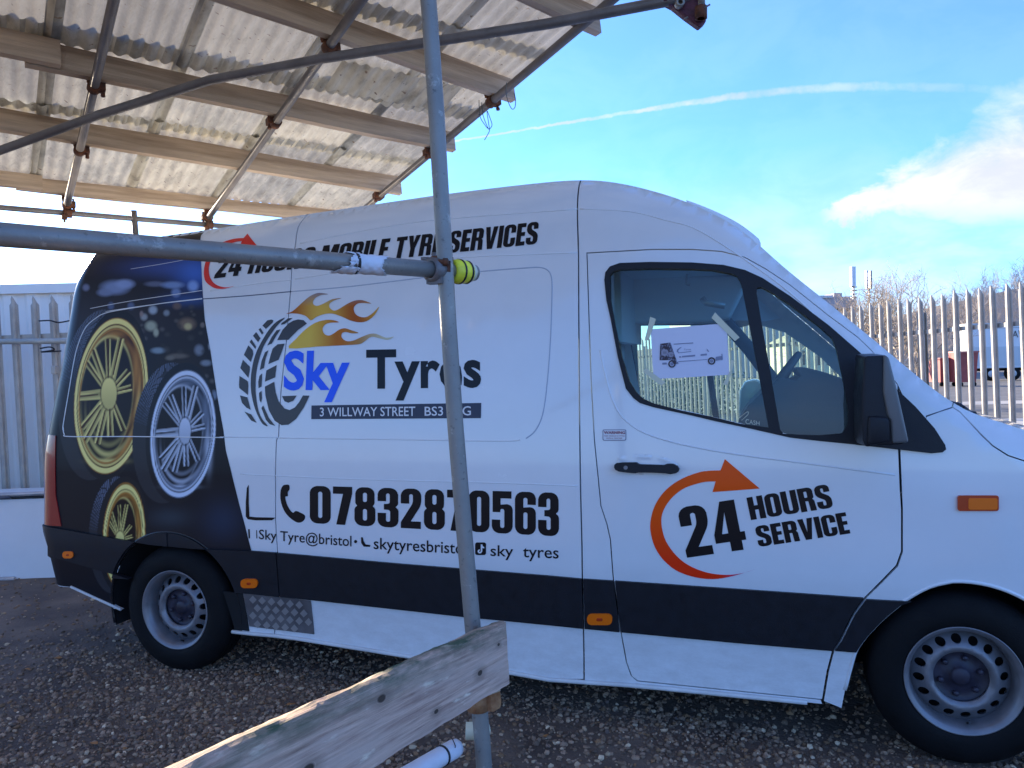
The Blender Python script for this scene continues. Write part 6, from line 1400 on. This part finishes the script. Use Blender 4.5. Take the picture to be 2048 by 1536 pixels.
# ------------------------------------------------------------------ bare trees
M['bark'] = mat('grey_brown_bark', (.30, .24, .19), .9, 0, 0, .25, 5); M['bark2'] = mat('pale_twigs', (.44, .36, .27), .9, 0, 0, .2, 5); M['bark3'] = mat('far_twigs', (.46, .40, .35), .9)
def bare_tree(name, base, h, seed, m, label, cat='tree', group=None, spread=.5, depth=5, trunk=.04, twn=3, multi=1, lens=.72):
    rs = random.Random(seed); T_ = []; root = empty(name, base, label, cat, group)
    def grow_(p, d, l, r, k, out):
        q = p+d*l*.5+Vector((rs.gauss(0, .05), rs.gauss(0, .05), rs.gauss(0, .03)))*l; e = q+(d+Vector((rs.gauss(0, .15), rs.gauss(0, .15), .08))).normalized()*l*.5
        out[0 if k >= depth-1 else 1].append(([p, q, e], [r, r*.85, r*.68]))
        if k == 0: return
        for i in range(twn if k < depth else 3):
            a = Vector((rs.gauss(0, 1), rs.gauss(0, 1), rs.gauss(.15, .7))).normalized(); nd = (d*(1-spread)+a*spread+UP*.12).normalized(); st = p+(e-p)*rs.uniform(.35, 1.) if i else e
            grow_(st, nd, l*lens*rs.uniform(.8, 1.15), r*.58, k-1, out)
    out = ([], [])
    for _ in range(multi): grow_(base+Vector((rs.uniform(-.3, .3), rs.uniform(-.3, .3), 0))*(multi > 1)*h*.3, (UP+Vector((rs.gauss(0, .12), rs.gauss(0, .12), 0))*(2.2 if multi > 1 else 1)).normalized(), h*.33, h*trunk*.5, depth, out)
    for nm, L, n in (('trunk', out[0], 7), ('crown', out[1], 3)):
        b = MB()
        for P, R in L: b.tube(P, 0, n, False, radii=R)
        if L:
            o = b.build(nm, m, root)
            if nm == 'crown': o['kind'] = 'stuff'
    return root
spec = [(1722, 24, 5.6, 'pale tangled bare bush just behind the fence, nearest the windscreen', 2), (1772, 27, 5.6, 'bare bush behind the fence below the twin antenna', 2), (1838, 30, 5.8, 'bare twiggy tree behind the fence, left of the red bins', 0),
        (1900, 60, 9.5, 'large bare tree standing above the red bins', 0), (1800, 55, 8.6, 'tall thin bare tree rising left of the large one above the bins', 3), (1745, 50, 8.0, 'bare tree behind the pale bush, tips below the masts', 3),
        (1975, 90, 14.0, 'hazy bare tree behind the lorry trailer', 3), (2045, 92, 16.0, 'tall hazy bare tree at the right edge above the trailer', 3), (1935, 95, 12.0, 'hazy bare tree above the left end of the trailer', 3), (2120, 90, 17, 'tall hazy bare tree just past the right edge of the photo', 3)]
for i, (u, dep, h, lab, k) in enumerate(spec):
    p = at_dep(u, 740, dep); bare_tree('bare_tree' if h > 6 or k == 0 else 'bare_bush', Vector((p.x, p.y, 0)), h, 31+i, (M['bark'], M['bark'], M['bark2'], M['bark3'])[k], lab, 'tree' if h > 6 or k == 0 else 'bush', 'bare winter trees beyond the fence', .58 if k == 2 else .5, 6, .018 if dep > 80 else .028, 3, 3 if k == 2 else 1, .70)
# row of trees and a hedge seen through the cab, and leafless thicket
b_h = mat('dark_hedge', (.06, .10, .05), .9, 0, 0, .4, 3)
hd = []; rs = np.random.default_rng(5); n = 9000; t_ = rs.uniform(0, 1, n); P0, P1 = np.array(LDZ(2.4, 24, 0)), np.array(LDZ(7.4, 26, 0))
c = P0+(P1-P0)*t_[:, None]; c[:, 2] = rs.uniform(0, 1.25, n)*(1+.15*np.sin(t_*21)); c[:, :2] += rs.normal(0, .35, (n, 2)); a = rs.normal(0, .05, (n, 3)); b2 = rs.normal(0, .05, (n, 3)); V = np.stack([c, c+a, c+b2], 1).reshape(-1, 3)
o = link('hedge', np_mesh('hedge', V, np.arange(3*n).reshape(-1, 3), b_h)); tag(o, 'low dark green hedge beyond the fence seen through the cab windows', 'hedge', kind='stuff')
nd = 26000; u_ = rs.uniform(1720, 2120, nd)
th = []; PP = np.array([tuple(LDZ((uu-1024)/FPX*dd_, dd_, 0)) for uu, dd_ in zip(u_, rs.uniform(110, 150, nd))]); hh = rs.uniform(.2, 1, nd)*np.interp(u_, [1720, 1850, 1950, 2120], [5.5, 8, 12, 15])*(1+.12*np.sin(u_*.09)+.08*np.sin(u_*.31)); PP[:, 2] = hh
dx = rs.normal(0, 1, (nd, 3)); dx[:, 2] = np.abs(dx[:, 2])*1.2+.4; dx /= np.linalg.norm(dx, axis=1)[:, None]; dx *= rs.uniform(.6, 1.8, nd)[:, None]; w = np.array(RH)*.030
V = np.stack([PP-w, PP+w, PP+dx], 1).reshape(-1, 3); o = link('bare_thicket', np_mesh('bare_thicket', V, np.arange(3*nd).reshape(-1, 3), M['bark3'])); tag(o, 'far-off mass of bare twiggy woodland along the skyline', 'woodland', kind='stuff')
